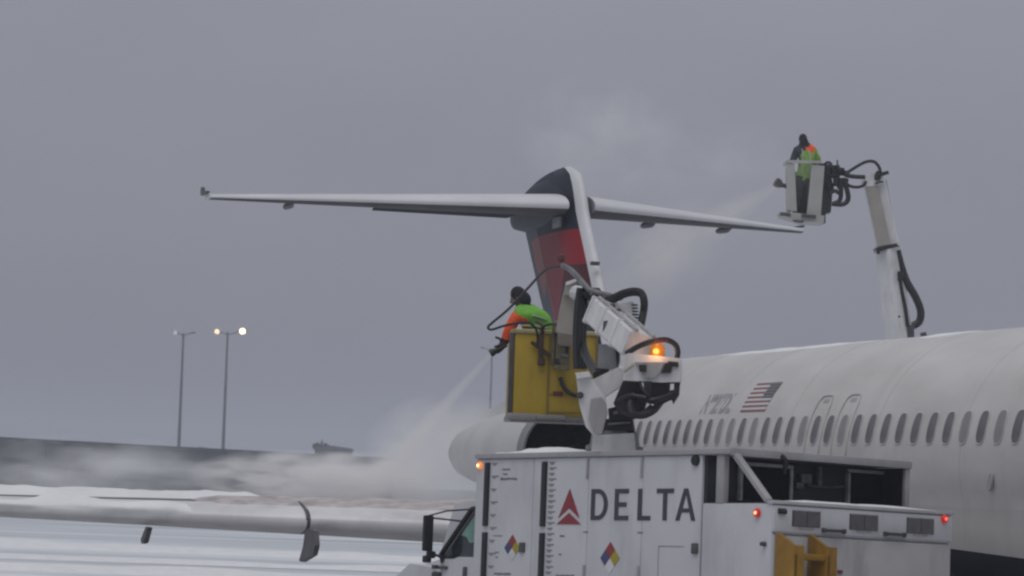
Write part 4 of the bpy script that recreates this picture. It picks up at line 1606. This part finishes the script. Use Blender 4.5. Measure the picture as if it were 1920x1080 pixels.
# spray gun rests in the hands at the bucket's left side
GUN = at(934, 655, 37.85)
gun = empty('spray_gun', Matrix.Translation(GUN), 'black spray gun held out over the left edge of the yellow bucket', 'spray gun')
mb = MB()
mb.tube([(.10, .02, .06), (.0, 0, 0), (-.05, 0, -.03)], .028, 8)
build('barrel', mb, black, gun)
mb = MB()
mb.lathe([(0, .025), (.05, .05), (.09, .045)], (-.02, 0, -.01), (-.8, 0, -.5), 12)
build('nozzle', mb, machinery, gun)
mb = MB()
mb.beam((.05, 0, .04), (.02, 0, .13), .03, .03)
mb.beam((.02, 0, .13), (-.04, 0, .15), .03, .03)
build('handle', mb, black, gun)

# ------------------------------------------------------------------ people
def figure(name, label, joints, edges, mats, M=None):
    """joints: name -> (world point, radius); edges: (a, b, material index)"""
    keys = list(joints)
    idx = {k: i for i, k in enumerate(keys)}
    me = bpy.data.meshes.new(name)
    me.from_pydata([tuple(joints[k][0]) for k in keys], [(idx[a], idx[b]) for a, b, _ in edges], [])
    o = bpy.data.objects.new(name, me)
    C.objects.link(o)
    sk = o.modifiers.new('skin', 'SKIN')
    sk.use_smooth_shade = True
    for i, k in enumerate(keys):
        r = joints[k][1]
        r = r if isinstance(r, tuple) else (r, r)
        me.skin_vertices[0].data[i].radius = r
        me.skin_vertices[0].data[i].use_root = (k == 'pelvis')
    sb = o.modifiers.new('sub', 'SUBSURF')
    sb.levels = 2
    dg = bpy.context.evaluated_depsgraph_get()
    nm = bpy.data.meshes.new_from_object(o.evaluated_get(dg))
    bpy.data.objects.remove(o)
    nm.materials.clear()
    for m in mats:
        nm.materials.append(m)
    segs = [(Vector(joints[a][0]), Vector(joints[b][0]), mi) for a, b, mi in edges]
    for p in nm.polygons:
        best, bi = 1e9, 0
        for a, b, mi in segs:
            d = b - a
            t = max(0, min(1, (p.center - a).dot(d) / d.dot(d)))
            q = (p.center - a - d * t).length
            if q < best: best, bi = q, mi
        p.material_index = bi
        p.use_smooth = True
    po = bpy.data.objects.new(name, nm)
    C.objects.link(po)
    return tag(po, label, 'person')

hi_green = mat('high_visibility_green', (.15, .42, .04), .7, var=.2, scale=6, bump=.5, bscale=9)
hi_lime = mat('lime_safety_vest', (.22, .42, .05), .7, var=.2, scale=6, bump=.5, bscale=9)
hi_orange = mat('orange_sleeve', (.85, .10, .02), .7, var=.12, scale=7, bump=.5, bscale=9)
dark_cloth = mat('dark_trousers', (.016, .016, .02), .85, var=.3, scale=8)
navy_cloth = mat('dark_navy_sleeve', (.022, .026, .045), .85, var=.3, scale=8)
glove = mat('dark_wet_glove', (.035, .012, .018), .6, var=.3)
skin = mat('face_skin', (.22, .16, .135), .6, var=.1)
knit = mat('black_knit', (.014, .016, .022), .9, var=.3, scale=15)

def hand(J, E, key, wrist, dirv, palm_n, s, mi):
    d = Vector(dirv).normalized()
    n = Vector(palm_n)
    n = (n - d * n.dot(d)).normalized()
    sd_ = d.cross(n)
    w = Vector(wrist)
    J[key + 'palm'] = (w + d * .05 * s, .038 * s)
    J[key + 'knuckle'] = (w + d * .095 * s, .034 * s)
    E += [(key + 'wrist', key + 'palm', mi), (key + 'palm', key + 'knuckle', mi)]
    for i, (off, ln) in enumerate(((-.033, .078), (-.011, .088), (.011, .082), (.033, .064))):
        b = w + d * .095 * s + sd_ * off * s
        p1 = b + d * ln * .45 * s + n * .012 * s
        p2 = p1 + d * ln * .15 * s + n * ln * .45 * s
        p3 = p2 - d * ln * .3 * s + n * .012 * s
        for q, pt in enumerate((p1, p2, p3)):
            J[f'{key}f{i}{q}'] = (pt, .0105 * s)
        E += [(key + 'knuckle', f'{key}f{i}0', mi), (f'{key}f{i}0', f'{key}f{i}1', mi), (f'{key}f{i}1', f'{key}f{i}2', mi)]
    t0 = w + d * .05 * s - sd_ * .05 * s + n * .01 * s
    J[key + 't0'] = (t0, .013 * s)
    J[key + 't1'] = (t0 + d * .04 * s + n * .03 * s, .012 * s)
    E += [(key + 'palm', key + 't0', mi), (key + 't0', key + 't1', mi)]

def head(parent_label, c, facing, r, person, hood_m):
    """face, nose, ears and a hood as children of the person"""
    f = Vector(facing).normalized()
    s_ = f.cross(Vector((0, 0, 1))).normalized()
    u_ = s_.cross(f)
    R = Matrix((f, s_, u_)).transposed()
    def ell(mb, cen, rad, n=16, m_=10, m=0):
        rings = []
        for i in range(m_ + 1):
            ph = -pi / 2 + pi * i / m_
            rr_ = max(cos(ph), .02)
            rings.append([c + R @ (Vector(cen) + Vector((rad[0] * rr_ * cos(2 * pi * j / n), rad[1] * rr_ * sin(2 * pi * j / n), rad[2] * sin(ph)))) for j in range(n)])
        mb.loft(rings, m=m)
    mb = MB()
    ell(mb, (.012, 0, -.005), (.088, .072, .108))
    ell(mb, (.105, 0, -.01), (.022, .014, .022), 8, 6)
    for s__ in (-1, 1):
        ell(mb, (-.0, s__ * .076, -.01), (.018, .01, .03), 8, 6)
    mbs = [('face', mb, skin)]
    mb = MB()
    for s__ in (-1, 1):
        ell(mb, (.088, s__ * .03, .015), (.012, .013, .009), 8, 6)
    ell(mb, (.090, 0, -.055), (.01, .026, .008), 8, 6)
    mbs.append(('eye', mb, knit))
    mb = MB()
    ell(mb, (-.012, 0, .022), (.098, .090, .114))
    ell(mb, (-.055, 0, -.055), (.085, .088, .10))
    mbs.append(('knit_cap', mb, hood_m))
    for n_, q, m in mbs:
        o = build(n_, q, m)
        o.parent = person
        o.matrix_parent_inverse = person.matrix_world.inverted()

# person in the yellow bucket, leaning out to the left
D1 = 37.95
J, E = {}, []
J['pelvis'] = (at(1017, 652, D1), .155)
J['belly'] = (at(1013, 622, D1), (.21, .20))
J['chest'] = (at(1004, 596, D1), (.235, .22))
J['shoulders'] = (at(991, 583, D1), (.18, .17))
J['neck'] = (at(977, 571, D1), .07)
J['head'] = (at(972, 558, D1 + .02), .085)
E += [('pelvis', 'belly', 0), ('belly', 'chest', 0), ('chest', 'shoulders', 0), ('shoulders', 'neck', 3), ('neck', 'head', 3)]
for sd_, dy in (('l', -.17), ('r', .2)):
    J[sd_ + 'sh'] = (at(971, 590, D1 + dy), .082)
    J[sd_ + 'el'] = (at(957, 613, D1 + dy * .9), .075)
    J[sd_ + 'cuff'] = (at(949, 634, D1 + dy * .5), .068)
    J[sd_ + 'wrist'] = (at(945, 643, D1 + dy * .35), .046)
    E += [('shoulders', sd_ + 'sh', 0), (sd_ + 'sh', sd_ + 'el', 1), (sd_ + 'el', sd_ + 'cuff', 1), (sd_ + 'cuff', sd_ + 'wrist', 2)]
    w = J[sd_ + 'wrist'][0]
    hand(J, E, sd_, w, (-.55, -dy * .6, -.8), (-.8, -dy * 2, .3), 1.25, 2)
    hx = J['pelvis'][0]
    J[sd_ + 'hip'] = (hx + Vector((.0, dy * .5, -.10)), .115)
    J[sd_ + 'knee'] = (hx + Vector((-.03, dy * .55, -.45)), .085)
    J[sd_ + 'ankle'] = (Vector((hx.x + .02, hx.y + dy * .6, k0.z + .10)), .058)
    J[sd_ + 'toe'] = (Vector((hx.x - .17, hx.y + dy * .65, k0.z + .055)), .05)
    E += [('pelvis', sd_ + 'hip', 3), (sd_ + 'hip', sd_ + 'knee', 3), (sd_ + 'knee', sd_ + 'ankle', 3), (sd_ + 'ankle', sd_ + 'toe', 3)]
p1 = figure('person', 'person in green jacket with orange sleeves leaning out of the yellow bucket', J, E, [hi_green, hi_orange, glove, dark_cloth])
head('', at(972, 557, D1 + .02), (-.8, .2, -.45), 1, p1, knit)
mb = MB()
for (ua, va), (ub, vb_) in (((985, 590), (1024, 600)), ((978, 611), (1026, 616))):
    mb.tube([at(ua, va, D1 - .19), at((ua + ub) / 2, (va + vb_) / 2 - 2, D1 - .225), at(ub, vb_, D1 - .17)], .016, 6, 6)
o = build('reflective_stripe', mb, mat('reflective_grey_green', (.26, .40, .22), .5))
o.parent = p1

# ------------------------------------------------------------------ far de-icing truck, its boom behind the fuselage
DF = 68.0
bx, by = at(1712, 640, DF).x, DF
FT = Matrix.Translation((bx, by, 0)) @ Matrix.Rotation(radians(35), 4, 'Z')
FI = FT.inverted()
far = empty('deicing_truck', FT, 'second de-icing truck behind the fuselage with white boom and open bucket raised high', 'de-icing truck', 'de-icing trucks at work on the airliner')
def Q(u, v, Y=DF): return FI @ at(u, v, Y)
def ft(name, c, d, m, bev=.02, parent=None): return build(name, MB().box(c, d, bev=bev), m, parent or far)
ft('body', (0, 0, 1.75), (5.2, 2.4, 1.5), truck_white)
ft('chassis', (1.0, 0, .85), (7.6, .9, .3), greydark)
mb = MB()
mb.prism([(2.75, -1.1, .9), (4.3, -1.1, .9), (4.3, -1.1, 1.7), (3.9, -1.1, 2.5), (2.75, -1.1, 2.55)], (0, 2.2, 0))
cb = build('cab', mb, truck_white, far)
mb = MB()
mb.prism([(2.9, -1.12, 1.75), (4.1, -1.12, 1.75), (3.8, -1.12, 2.4), (2.9, -1.12, 2.42)], (0, .02, 0))
build('side_window', mb, glass, cb)
for x in (-1.6, -.4, 3.6):
    for y in (-.95, .95):
        mb = MB()
        mb.lathe([(-.14, .25), (-.14, .42), (-.1, .48), (.1, .48), (.14, .42), (.14, .25)], (x, y, .48), (0, 1, 0), 24)
        build('wheel', mb, black, far)
mb = MB()
mb.lathe([(2.5, .45), (2.7, .45), (2.75, .35), (3.6, .3)], (.2, 0, 0), (0, 0, 1), 20)
build('turret', mb, boom_white, far)
def qbox(mb, poly, Y, depth, m=0):
    mb.prism([Q(u, v, Y) for u, v in poly], (FI.to_3x3() @ Vector((0, 1, 0))) * depth, m)
base = FI @ Vector((bx + .1, by, 3.5))
mb = MB()
mb.beam(base, Q(1665, 466), .48, .46, (1, 0, 0), w2=.47, h2=.44, bev=.04)
lb = build('boom', mb, boom_white, far)
mb = MB()
mb.beam(Q(1665, 464, DF - .02), Q(1637, 328, DF), .50, .38, (FI.to_3x3() @ Vector((0, 1, .1))), w2=.46, h2=.34, bev=.03)
ub = build('upper_boom', mb, boom_white, far)
mb = MB()
qbox(mb, [(1622, 346), (1646, 344), (1670, 458), (1646, 462)], DF - .29, .05)
build('boom_face_panel', mb, beige, ub)
mb = MB()
qbox(mb, [(1643, 464), (1682, 456), (1683, 462), (1646, 472)], DF - .30, .6)
qbox(mb, [(1643, 464), (1649, 463), (1650, 476), (1645, 476)], DF - .31, .1)
build('boom_collar', mb, machinery, ub)
mb = MB()
qbox(mb, [(1620, 336), (1628, 326), (1652, 322), (1660, 336), (1656, 346), (1624, 350)], DF - .30, .55)
kn = build('boom_knuckle', mb, boom_white, far)
mb = MB()
mb.tube([Q(1641, 330, DF - .33), Q(1646, 322, DF - .34), Q(1652, 323, DF - .33), Q(1648, 336, DF - .34), Q(1641, 334, DF - .33)], .03, 8, 4)
mb.box(Q(1644, 332, DF - .33), (.09, .08, .12), bev=.02)
mb.beam(Q(1652, 327, DF - .3), Q(1666, 323, DF - .3), .06, .08)
mb.tube([Q(1640, 345, DF - .34), Q(1650, 341, DF - .34), Q(1656, 341, DF - .33)], .02, 6, 3)
build('knuckle_pin', mb, machinery, kn)
mb = MB()
mb.tube([Q(1658, 338), Q(1664, 370), Q(1680, 450), Q(1690, 500), Q(1692, 530)], .05, 8, 5)
build('boom_pipe', mb, steel, far)
mb = MB()
mb.tube([Q(1682, 470, DF - .1), Q(1690, 500, DF - .1), Q(1700, 528, DF - .1), Q(1716, 556, DF - .1), Q(1726, 582, DF - .1), Q(1724, 602, DF - .1), Q(1712, 611, DF - .1)], .085, 8, 5)
mb.tube([Q(1686, 512, DF - .2), Q(1690, 540, DF - .2), Q(1698, 580, DF - .2), Q(1702, 612, DF - .2)], .04, 8, 4)
mb.box(Q(1688, 518, DF - .2), (.12, .12, .22), bev=.03)
build_each('hydraulic_hose', mb, black, far)
mb = MB()
qbox(mb, [(1700, 610), (1714, 609), (1715, 660), (1706, 660)], DF - .2, .15)
qbox(mb, [(1727, 624), (1736, 622), (1739, 632), (1738, 660), (1730, 660), (1729, 634)], DF - .1, .2)
build_each('boom_bracket', mb, greydark, far)
mb = MB()
mb.box(Q(1685, 594, DF - .26), (.08, .04, .06), bev=.01)
build('boom_fitting', mb, greydark, far)
# open bucket
bkm = mat('bucket_grey_white', (.42, .42, .40), .5, var=.08, dirt=.3, dirtcol=(.25, .25, .24))
mb = MB()
qbox(mb, [(1463, 397), (1546, 404), (1545, 418), (1502, 415), (1465, 403)], DF - .35, .85)
bk = build('bucket', mb, bkm, far)
mb = MB()
qbox(mb, [(1474, 306), (1490, 307), (1494, 396), (1477, 394)], DF - .33, .12)
build('bucket_post', mb, bkm, bk)
mb = MB()
qbox(mb, [(1522, 309), (1546, 311), (1539, 404), (1513, 402)], DF - .33, .12)
build('bucket_post', mb, bkm, bk)
mb = MB()
qbox(mb, [(1474, 300), (1541, 301), (1541, 306), (1474, 305)], DF - .36, .06)
qbox(mb, [(1474, 300), (1480, 300), (1480, 305), (1474, 305)], DF - .3, .75)
qbox(mb, [(1535, 301), (1541, 301), (1541, 306), (1535, 306)], DF - .3, .75)
qbox(mb, [(1474, 300), (1541, 301), (1541, 306), (1474, 305)], DF + .45, .06)
build('top_rail', mb, bkm, bk)
mb = MB()
qbox(mb, [(1477, 310), (1481, 310), (1484, 396), (1479, 394)], DF - .21, .66)
build('side_panel', mb, bkm, bk)
mb = MB()
qbox(mb, [(1482, 322), (1524, 323), (1518, 402), (1486, 398)], DF + .40, .04)
build('back_panel', mb, greydark, bk)
mb = MB()
qbox(mb, [(1463, 398), (1482, 400), (1483, 405), (1463, 404)], DF - .42, .1)
qbox(mb, [(1504, 401), (1530, 403), (1530, 409), (1503, 406)], DF - .42, .08)
qbox(mb, [(1486, 412), (1508, 414), (1505, 418), (1490, 416)], DF - .40, .1)
build_each('bumper', mb, greydark, bk)
mb = MB()
qbox(mb, [(1536, 330), (1556, 322), (1562, 345), (1558, 398), (1548, 400), (1548, 418), (1530, 416), (1541, 404)], DF - .15, .4)
qbox(mb, [(1540, 306), (1566, 310), (1578, 322), (1574, 334), (1540, 330)], DF - .1, .35)
build_each('bucket_mount', mb, mat('dark_green_grey_machinery', (.03, .033, .034), .5, var=.5, scale=5), bk)
mb = MB()
r3_ = random.Random(5)
for i in range(9):
    mb.box(Q(1545 + r3_.uniform(0, 40), 312 + r3_.uniform(0, 40), DF - .25), (r3_.uniform(.08, .2), .1, r3_.uniform(.08, .2)), bev=.02)
mb.beam(Q(1562, 322, DF - .2), Q(1592, 326, DF - .15), .10, .12)
mb.beam(Q(1570, 300, DF - .2), Q(1571, 325, DF - .15), .03, .03)
build('swivel_joint', mb, machinery, bk)
mb = MB()
Yh = DF - .3
mb.tube([Q(1585, 326, Yh), Q(1602, 315, Yh), Q(1622, 304, Yh), Q(1638, 303, Yh), Q(1648, 313, Yh), Q(1652, 328, Yh)], .035, 8, 5)
mb.tube([Q(1585, 328, Yh), Q(1600, 331, Yh), Q(1622, 332, Yh)], .05, 8, 5)
mb.tube([Q(1582, 338, Yh), Q(1592, 348, Yh), Q(1606, 351, Yh), Q(1618, 348, Yh), Q(1624, 340, Yh)], .034, 8, 5)
mb.tube([Q(1580, 334, Yh), Q(1588, 356, Yh), Q(1590, 374, Yh), Q(1580, 383, Yh), Q(1560, 382, Yh)], .055, 8, 5)
mb.tube([Q(1576, 334, Yh), Q(1577, 362, Yh), Q(1574, 376, Yh), Q(1562, 382, Yh)], .05, 8, 5)
mb.tube([Q(1556, 362, Yh), Q(1566, 358, Yh), Q(1576, 364, Yh)], .045, 8, 5)
mb.tube([Q(1544, 310, Yh), Q(1552, 304, Yh), Q(1560, 308, Yh)], .03, 8, 5)
build_each('hydraulic_hose', mb, black, bk)
mb = MB()
mb.tube([Q(1476, 350, DF - .1), Q(1466, 347, DF - .15)], .05, 8)
mb.lathe([(0, .06), (.1, .11), (.17, .10), (.18, .001)], Q(1466, 348, DF - .15), FI.to_3x3() @ Vector((-.85, -.2, .45)), 12)
mb.box(Q(1461, 341, DF - .16), (.1, .1, .1), bev=.03)
nozz = build('spray_nozzle', mb, machinery, bk)

D2 = DF + .05
fl = at(1505, 403, D2).z
J, E = {}, []
J['pelvis'] = (at(1508, 338, D2), (.18, .16))
J['belly'] = (at(1511, 320, D2), (.235, .20))
J['chest'] = (at(1514, 298, D2), (.245, .20))
J['shoulders'] = (at(1511, 281, D2), (.20, .16))
J['neck'] = (at(1507, 269, D2), .11)
J['head'] = (at(1505, 262, D2), .09)
E += [('pelvis', 'belly', 0), ('belly', 'chest', 0), ('chest', 'shoulders', 0), ('shoulders', 'neck', 3), ('neck', 'head', 3)]
J['lsh'] = (at(1494, 283, D2 + .02), .11)
J['lel'] = (at(1487, 300, D2 + .02), .08)
J['lwrist'] = (at(1482, 303, D2 + .30), .05)
J['rsh'] = (at(1525, 283, D2), .10)
J['rel'] = (at(1534, 302, D2 - .02), .085)
J['rwrist'] = (at(1531, 305, D2 + .28), .05)
E += [('shoulders', 'lsh', 2), ('lsh', 'lel', 2), ('lel', 'lwrist', 2), ('shoulders', 'rsh', 1), ('rsh', 'rel', 0), ('rel', 'rwrist', 0)]
hand(J, E, 'l', J['lwrist'][0], (-.4, .8, -.2), (0, 0, -1), 1.1, 3)
hand(J, E, 'r', J['rwrist'][0], (-.4, .8, -.2), (0, 0, -1), 1.1, 3)
for sd_, dx in (('l', -.10), ('r', .10)):
    hx = J['pelvis'][0]
    J[sd_ + 'hip'] = (hx + Vector((dx, 0, -.10)), .15)
    J[sd_ + 'knee'] = (hx + Vector((dx * 1.1, -.02, -.42)), .115)
    J[sd_ + 'ankle'] = (Vector((hx.x + dx * 1.1, hx.y, fl + .16)), .06)
    J[sd_ + 'toe'] = (Vector((hx.x + dx * 1.3, hx.y + .17, fl + .10)), .05)
    E += [('pelvis', sd_ + 'hip', 3), (sd_ + 'hip', sd_ + 'knee', 3), (sd_ + 'knee', sd_ + 'ankle', 3), (sd_ + 'ankle', sd_ + 'toe', 3)]
p2 = figure('person', 'person in lime green vest seen from behind in the high open bucket', J, E, [hi_lime, hi_orange, navy_cloth, dark_cloth])
head('', at(1505, 262, D2), (-.55, .8, -.1), 1, p2, knit)

tape = mat('silver_reflective_tape', (.45, .47, .42), .4)
for sx in (-7, 6):
    mb = MB()
    mb.tube([at(1511 + sx, 279, D2 - .13), at(1513 + sx, 292, D2 - .215), at(1513 + sx * 1.1, 312, D2 - .225), at(1512 + sx * 1.1, 328, D2 - .21)], .022, 6, 5, flat=.5)
    o = build('reflective_stripe', mb, tape)
    o.parent = p2

# ------------------------------------------------------------------ snow on the truck roof
mb = MB()
n, m_ = 60, 10
rings = []
for i in range(n + 1):
    x = 2.2 + (4.6 - 2.2) * i / n
    ring = []
    for j in range(m_ + 1):
        y = -.02 - 1.3 * j / m_
        hgt = .028 * (.5 + mnoise.noise((x * 1.5, y * 2, 1)) + .6 * mnoise.noise((x * 5, y * 5, 2)))
        hgt += .055 * math.exp(-((x - 3.75) / .5) ** 2 - ((y + .4) / .4) ** 2)
        if i in (0, n) or j in (0, m_): hgt = -.01
        ring.append((x, y, 3.157 + max(hgt, -.01)))
    rings.append(ring)
mb.loft(rings, cap=False, closed=False)
o = tag(build('snow', mb, snow), 'thin patch of snow lying on the roof of the DELTA truck', kind='stuff')
o.matrix_world = TR
mb = MB()
rings = []
for i in range(41):
    y = -.12 - 2.2 * i / 40
    ed = min(1, i / 6, (40 - i) / 12)
    rings.append([(.10 + x, y, HD + .028 + max(0, h * ed * (1 + .5 * mnoise.noise((y * 3, x * 9, 2))))) for x, h in ((-.12, -.0), (-.11, .012), (-.06, .022), (.05, .02), (.14, 0))])
mb.loft(rings, cap=False, closed=False)
o = tag(build('snow', mb, snow), 'narrow ridge of snow along the rear deck edge of the DELTA truck', kind='stuff')
o.matrix_world = TR

# ------------------------------------------------------------------ spray, steam and haze
def vol_mat(name, dens, col=(1, .997, 1), mode='cone', r0=.05, k=.1, nscale=1.5, lo=.35, hi=.75, length=1, fade=1, detail=4, stretch=1):
    M = bpy.data.materials.new(name)
    M.use_nodes = True
    t = M.node_tree
    t.nodes.remove(t.nodes['Principled BSDF'])
    out = t.nodes['Material Output']
    v = t.nodes.new('ShaderNodeVolumePrincipled')
    v.inputs['Color'].default_value = (*col, 1)
    v.inputs['Anisotropy'].default_value = 0
    c = t.nodes.new('ShaderNodeTexCoord')
    s = t.nodes.new('ShaderNodeSeparateXYZ')
    t.links.new(c.outputs['Object'], s.inputs[0])
    def m(op, a, b=None, cc=None, clamp=False):
        n = t.nodes.new('ShaderNodeMath')
        n.operation = op
        n.use_clamp = clamp
        for i, x in enumerate((a, b, cc)):
            if x is None: continue
            if isinstance(x, (int, float)): n.inputs[i].default_value = x
            else: t.links.new(x, n.inputs[i])
        return n.outputs[0]
    mpn = t.nodes.new('ShaderNodeMapping')
    mpn.inputs['Scale'].default_value = (1, 1, stretch)
    t.links.new(c.outputs['Object'], mpn.inputs[0])
    n = t.nodes.new('ShaderNodeTexNoise')
    n.inputs['Scale'].default_value = nscale
    n.inputs['Detail'].default_value = detail
    n.inputs['Roughness'].default_value = .55
    t.links.new(mpn.outputs[0], n.inputs['Vector'])
    mr = t.nodes.new('ShaderNodeMapRange')
    mr.interpolation_type = 'SMOOTHSTEP'
    mr.inputs['From Min'].default_value = lo
    mr.inputs['From Max'].default_value = hi
    t.links.new(n.outputs['Fac'], mr.inputs['Value'])
    if mode == 'cone':
        rr_ = m('SQRT', m('ADD', m('MULTIPLY', s.outputs['X'], s.outputs['X']), m('MULTIPLY', s.outputs['Y'], s.outputs['Y'])))
        R_ = m('MULTIPLY_ADD', s.outputs['Z'], k, r0)
        q = m('DIVIDE', rr_, R_)
        fall = m('SUBTRACT', 1, m('MULTIPLY', q, q), clamp=True)
        thin = m('DIVIDE', r0 + k * length * .35, m('ADD', R_, .08))
        d = m('MULTIPLY', m('MULTIPLY', fall, mr.outputs[0]), m('MULTIPLY', thin, dens))
        if fade < 1:
            fz = m('MULTIPLY_ADD', s.outputs['Z'], -(1 - fade) / length, 1, clamp=True)
            d = m('MULTIPLY', d, fz)
    else:
        ln = t.nodes.new('ShaderNodeVectorMath')
        ln.operation = 'LENGTH'
        t.links.new(c.outputs['Object'], ln.inputs[0])
        f1 = m('SUBTRACT', 1, ln.outputs['Value'], clamp=True)
        f2 = m('MULTIPLY', m('POWER', f1, .8), 1.5, clamp=True)
        d = m('MULTIPLY', m('MULTIPLY', f2, mr.outputs[0]), dens)
    t.links.new(d, v.inputs['Density'])
    t.links.new(v.outputs[0], out.inputs['Volume'])
    return M

def spray(name, A, B, r0, r1, dens, label, **kw):
    A, B = Vector(A), Vector(B)
    Ln = (B - A).length
    mb = MB()
    mb.lathe([(0, r0), (Ln, r1)], n=16)
    M = vol_mat(name + '_droplets', dens, mode='cone', r0=r0, k=(r1 - r0) / Ln, length=Ln, **kw)
    o = build(name, mb, M, smooth=False)
    q = (B - A).to_track_quat('Z', 'Y').to_matrix().to_4x4()
    o.matrix_world = Matrix.Translation(A) @ q
    tag(o, label, kind='stuff')
def cloud(name, c, rad, dens, label, rot=0, **kw):
    mb = MB()
    n, m_ = 16, 10
    rings = []
    for i in range(m_ + 1):
        ph = -pi / 2 + pi * i / m_
        rings.append([(max(cos(ph), .01) * cos(2 * pi * j / n), max(cos(ph), .01) * sin(2 * pi * j / n), sin(ph)) for j in range(n)])
    mb.loft(rings)
    o = build(name, mb, vol_mat(name + '_vapour', dens, mode='ball', **kw), smooth=False)
    o.matrix_world = Matrix.Translation(c) @ Matrix.Rotation(rot, 4, 'Y') @ Matrix.Diagonal((*rad, 1))
    tag(o, label, kind='stuff')

spray('spray_jet', GUN + Vector((-.07, 0, -.04)), at(690, 925, 41.6), .035, .22, 5.5, 'thin white spray jet falling from the yellow bucket to the wing', nscale=2.5, lo=.15, hi=.6, stretch=.3)
spray('spray_mist', at(1462, 345, 67.8), at(1205, 500, 64.6), .06, .85, 1.1, 'beige fan of mist blowing from the high bucket across the stabiliser', col=(.985, .955, .90), nscale=1.6, lo=.25, hi=.7, stretch=.3)
cloud('steam_cloud', at(575, 897, 42.5), (1.7, 1.0, .42), 4.0, 'white steam rising off the sprayed part of the near wing', nscale=2.8, lo=.40, hi=.62)
cloud('steam_cloud', at(690, 900, 42.4), (1.2, .9, .42), 2.4, 'paler steam between the jet end and the truck mirror', nscale=2.2, lo=.34, hi=.62)
cloud('steam_cloud', at(185, 885, 62), (3.0, 2.0, .8), .8, 'drifting pale vapour in front of the far wall above the wing tip', nscale=1.8, lo=.36, hi=.75)
cloud('steam_cloud', at(845, 850, 58.5), (1.7, 2.0, 1.2), 1.3, 'thin vapour hiding the rear end of the near engine', nscale=1.6, lo=.25, hi=.65)
cloud('mist_cloud', at(1120, 262, 66), (2.0, 1.4, 1.5), .34, 'pale mist drifting up above the top of the fin', nscale=1.8, lo=.36, hi=.7)
cloud('mist_cloud', at(1330, 330, 66), (2.6, 1.5, 1.5), .16, 'pale mist blowing over the far stabiliser half', nscale=1.8, lo=.4, hi=.7)
cloud('mist_cloud', at(1230, 480, 64.5), (2.3, 1.5, 1.0), .2, 'beige mist hanging below the far stabiliser half', rot=-.5, col=(.97, .94, .88), nscale=1.8, lo=.36, hi=.7)

mb = MB()
mb.box((0, 735, 10.5), (1640, 1570, 23))
HZ = bpy.data.materials.new('haze_air')
HZ.use_nodes = True
t = HZ.node_tree
t.nodes.remove(t.nodes['Principled BSDF'])
v = t.nodes.new('ShaderNodeVolumePrincipled')
v.inputs['Color'].default_value = (.64, .67, .74, 1)
v.inputs['Density'].default_value = .0011
t.links.new(v.outputs[0], t.nodes['Material Output'].inputs['Volume'])
tag(build('haze', mb, HZ, smooth=False), 'thin winter haze filling the air over the whole apron', kind='stuff')
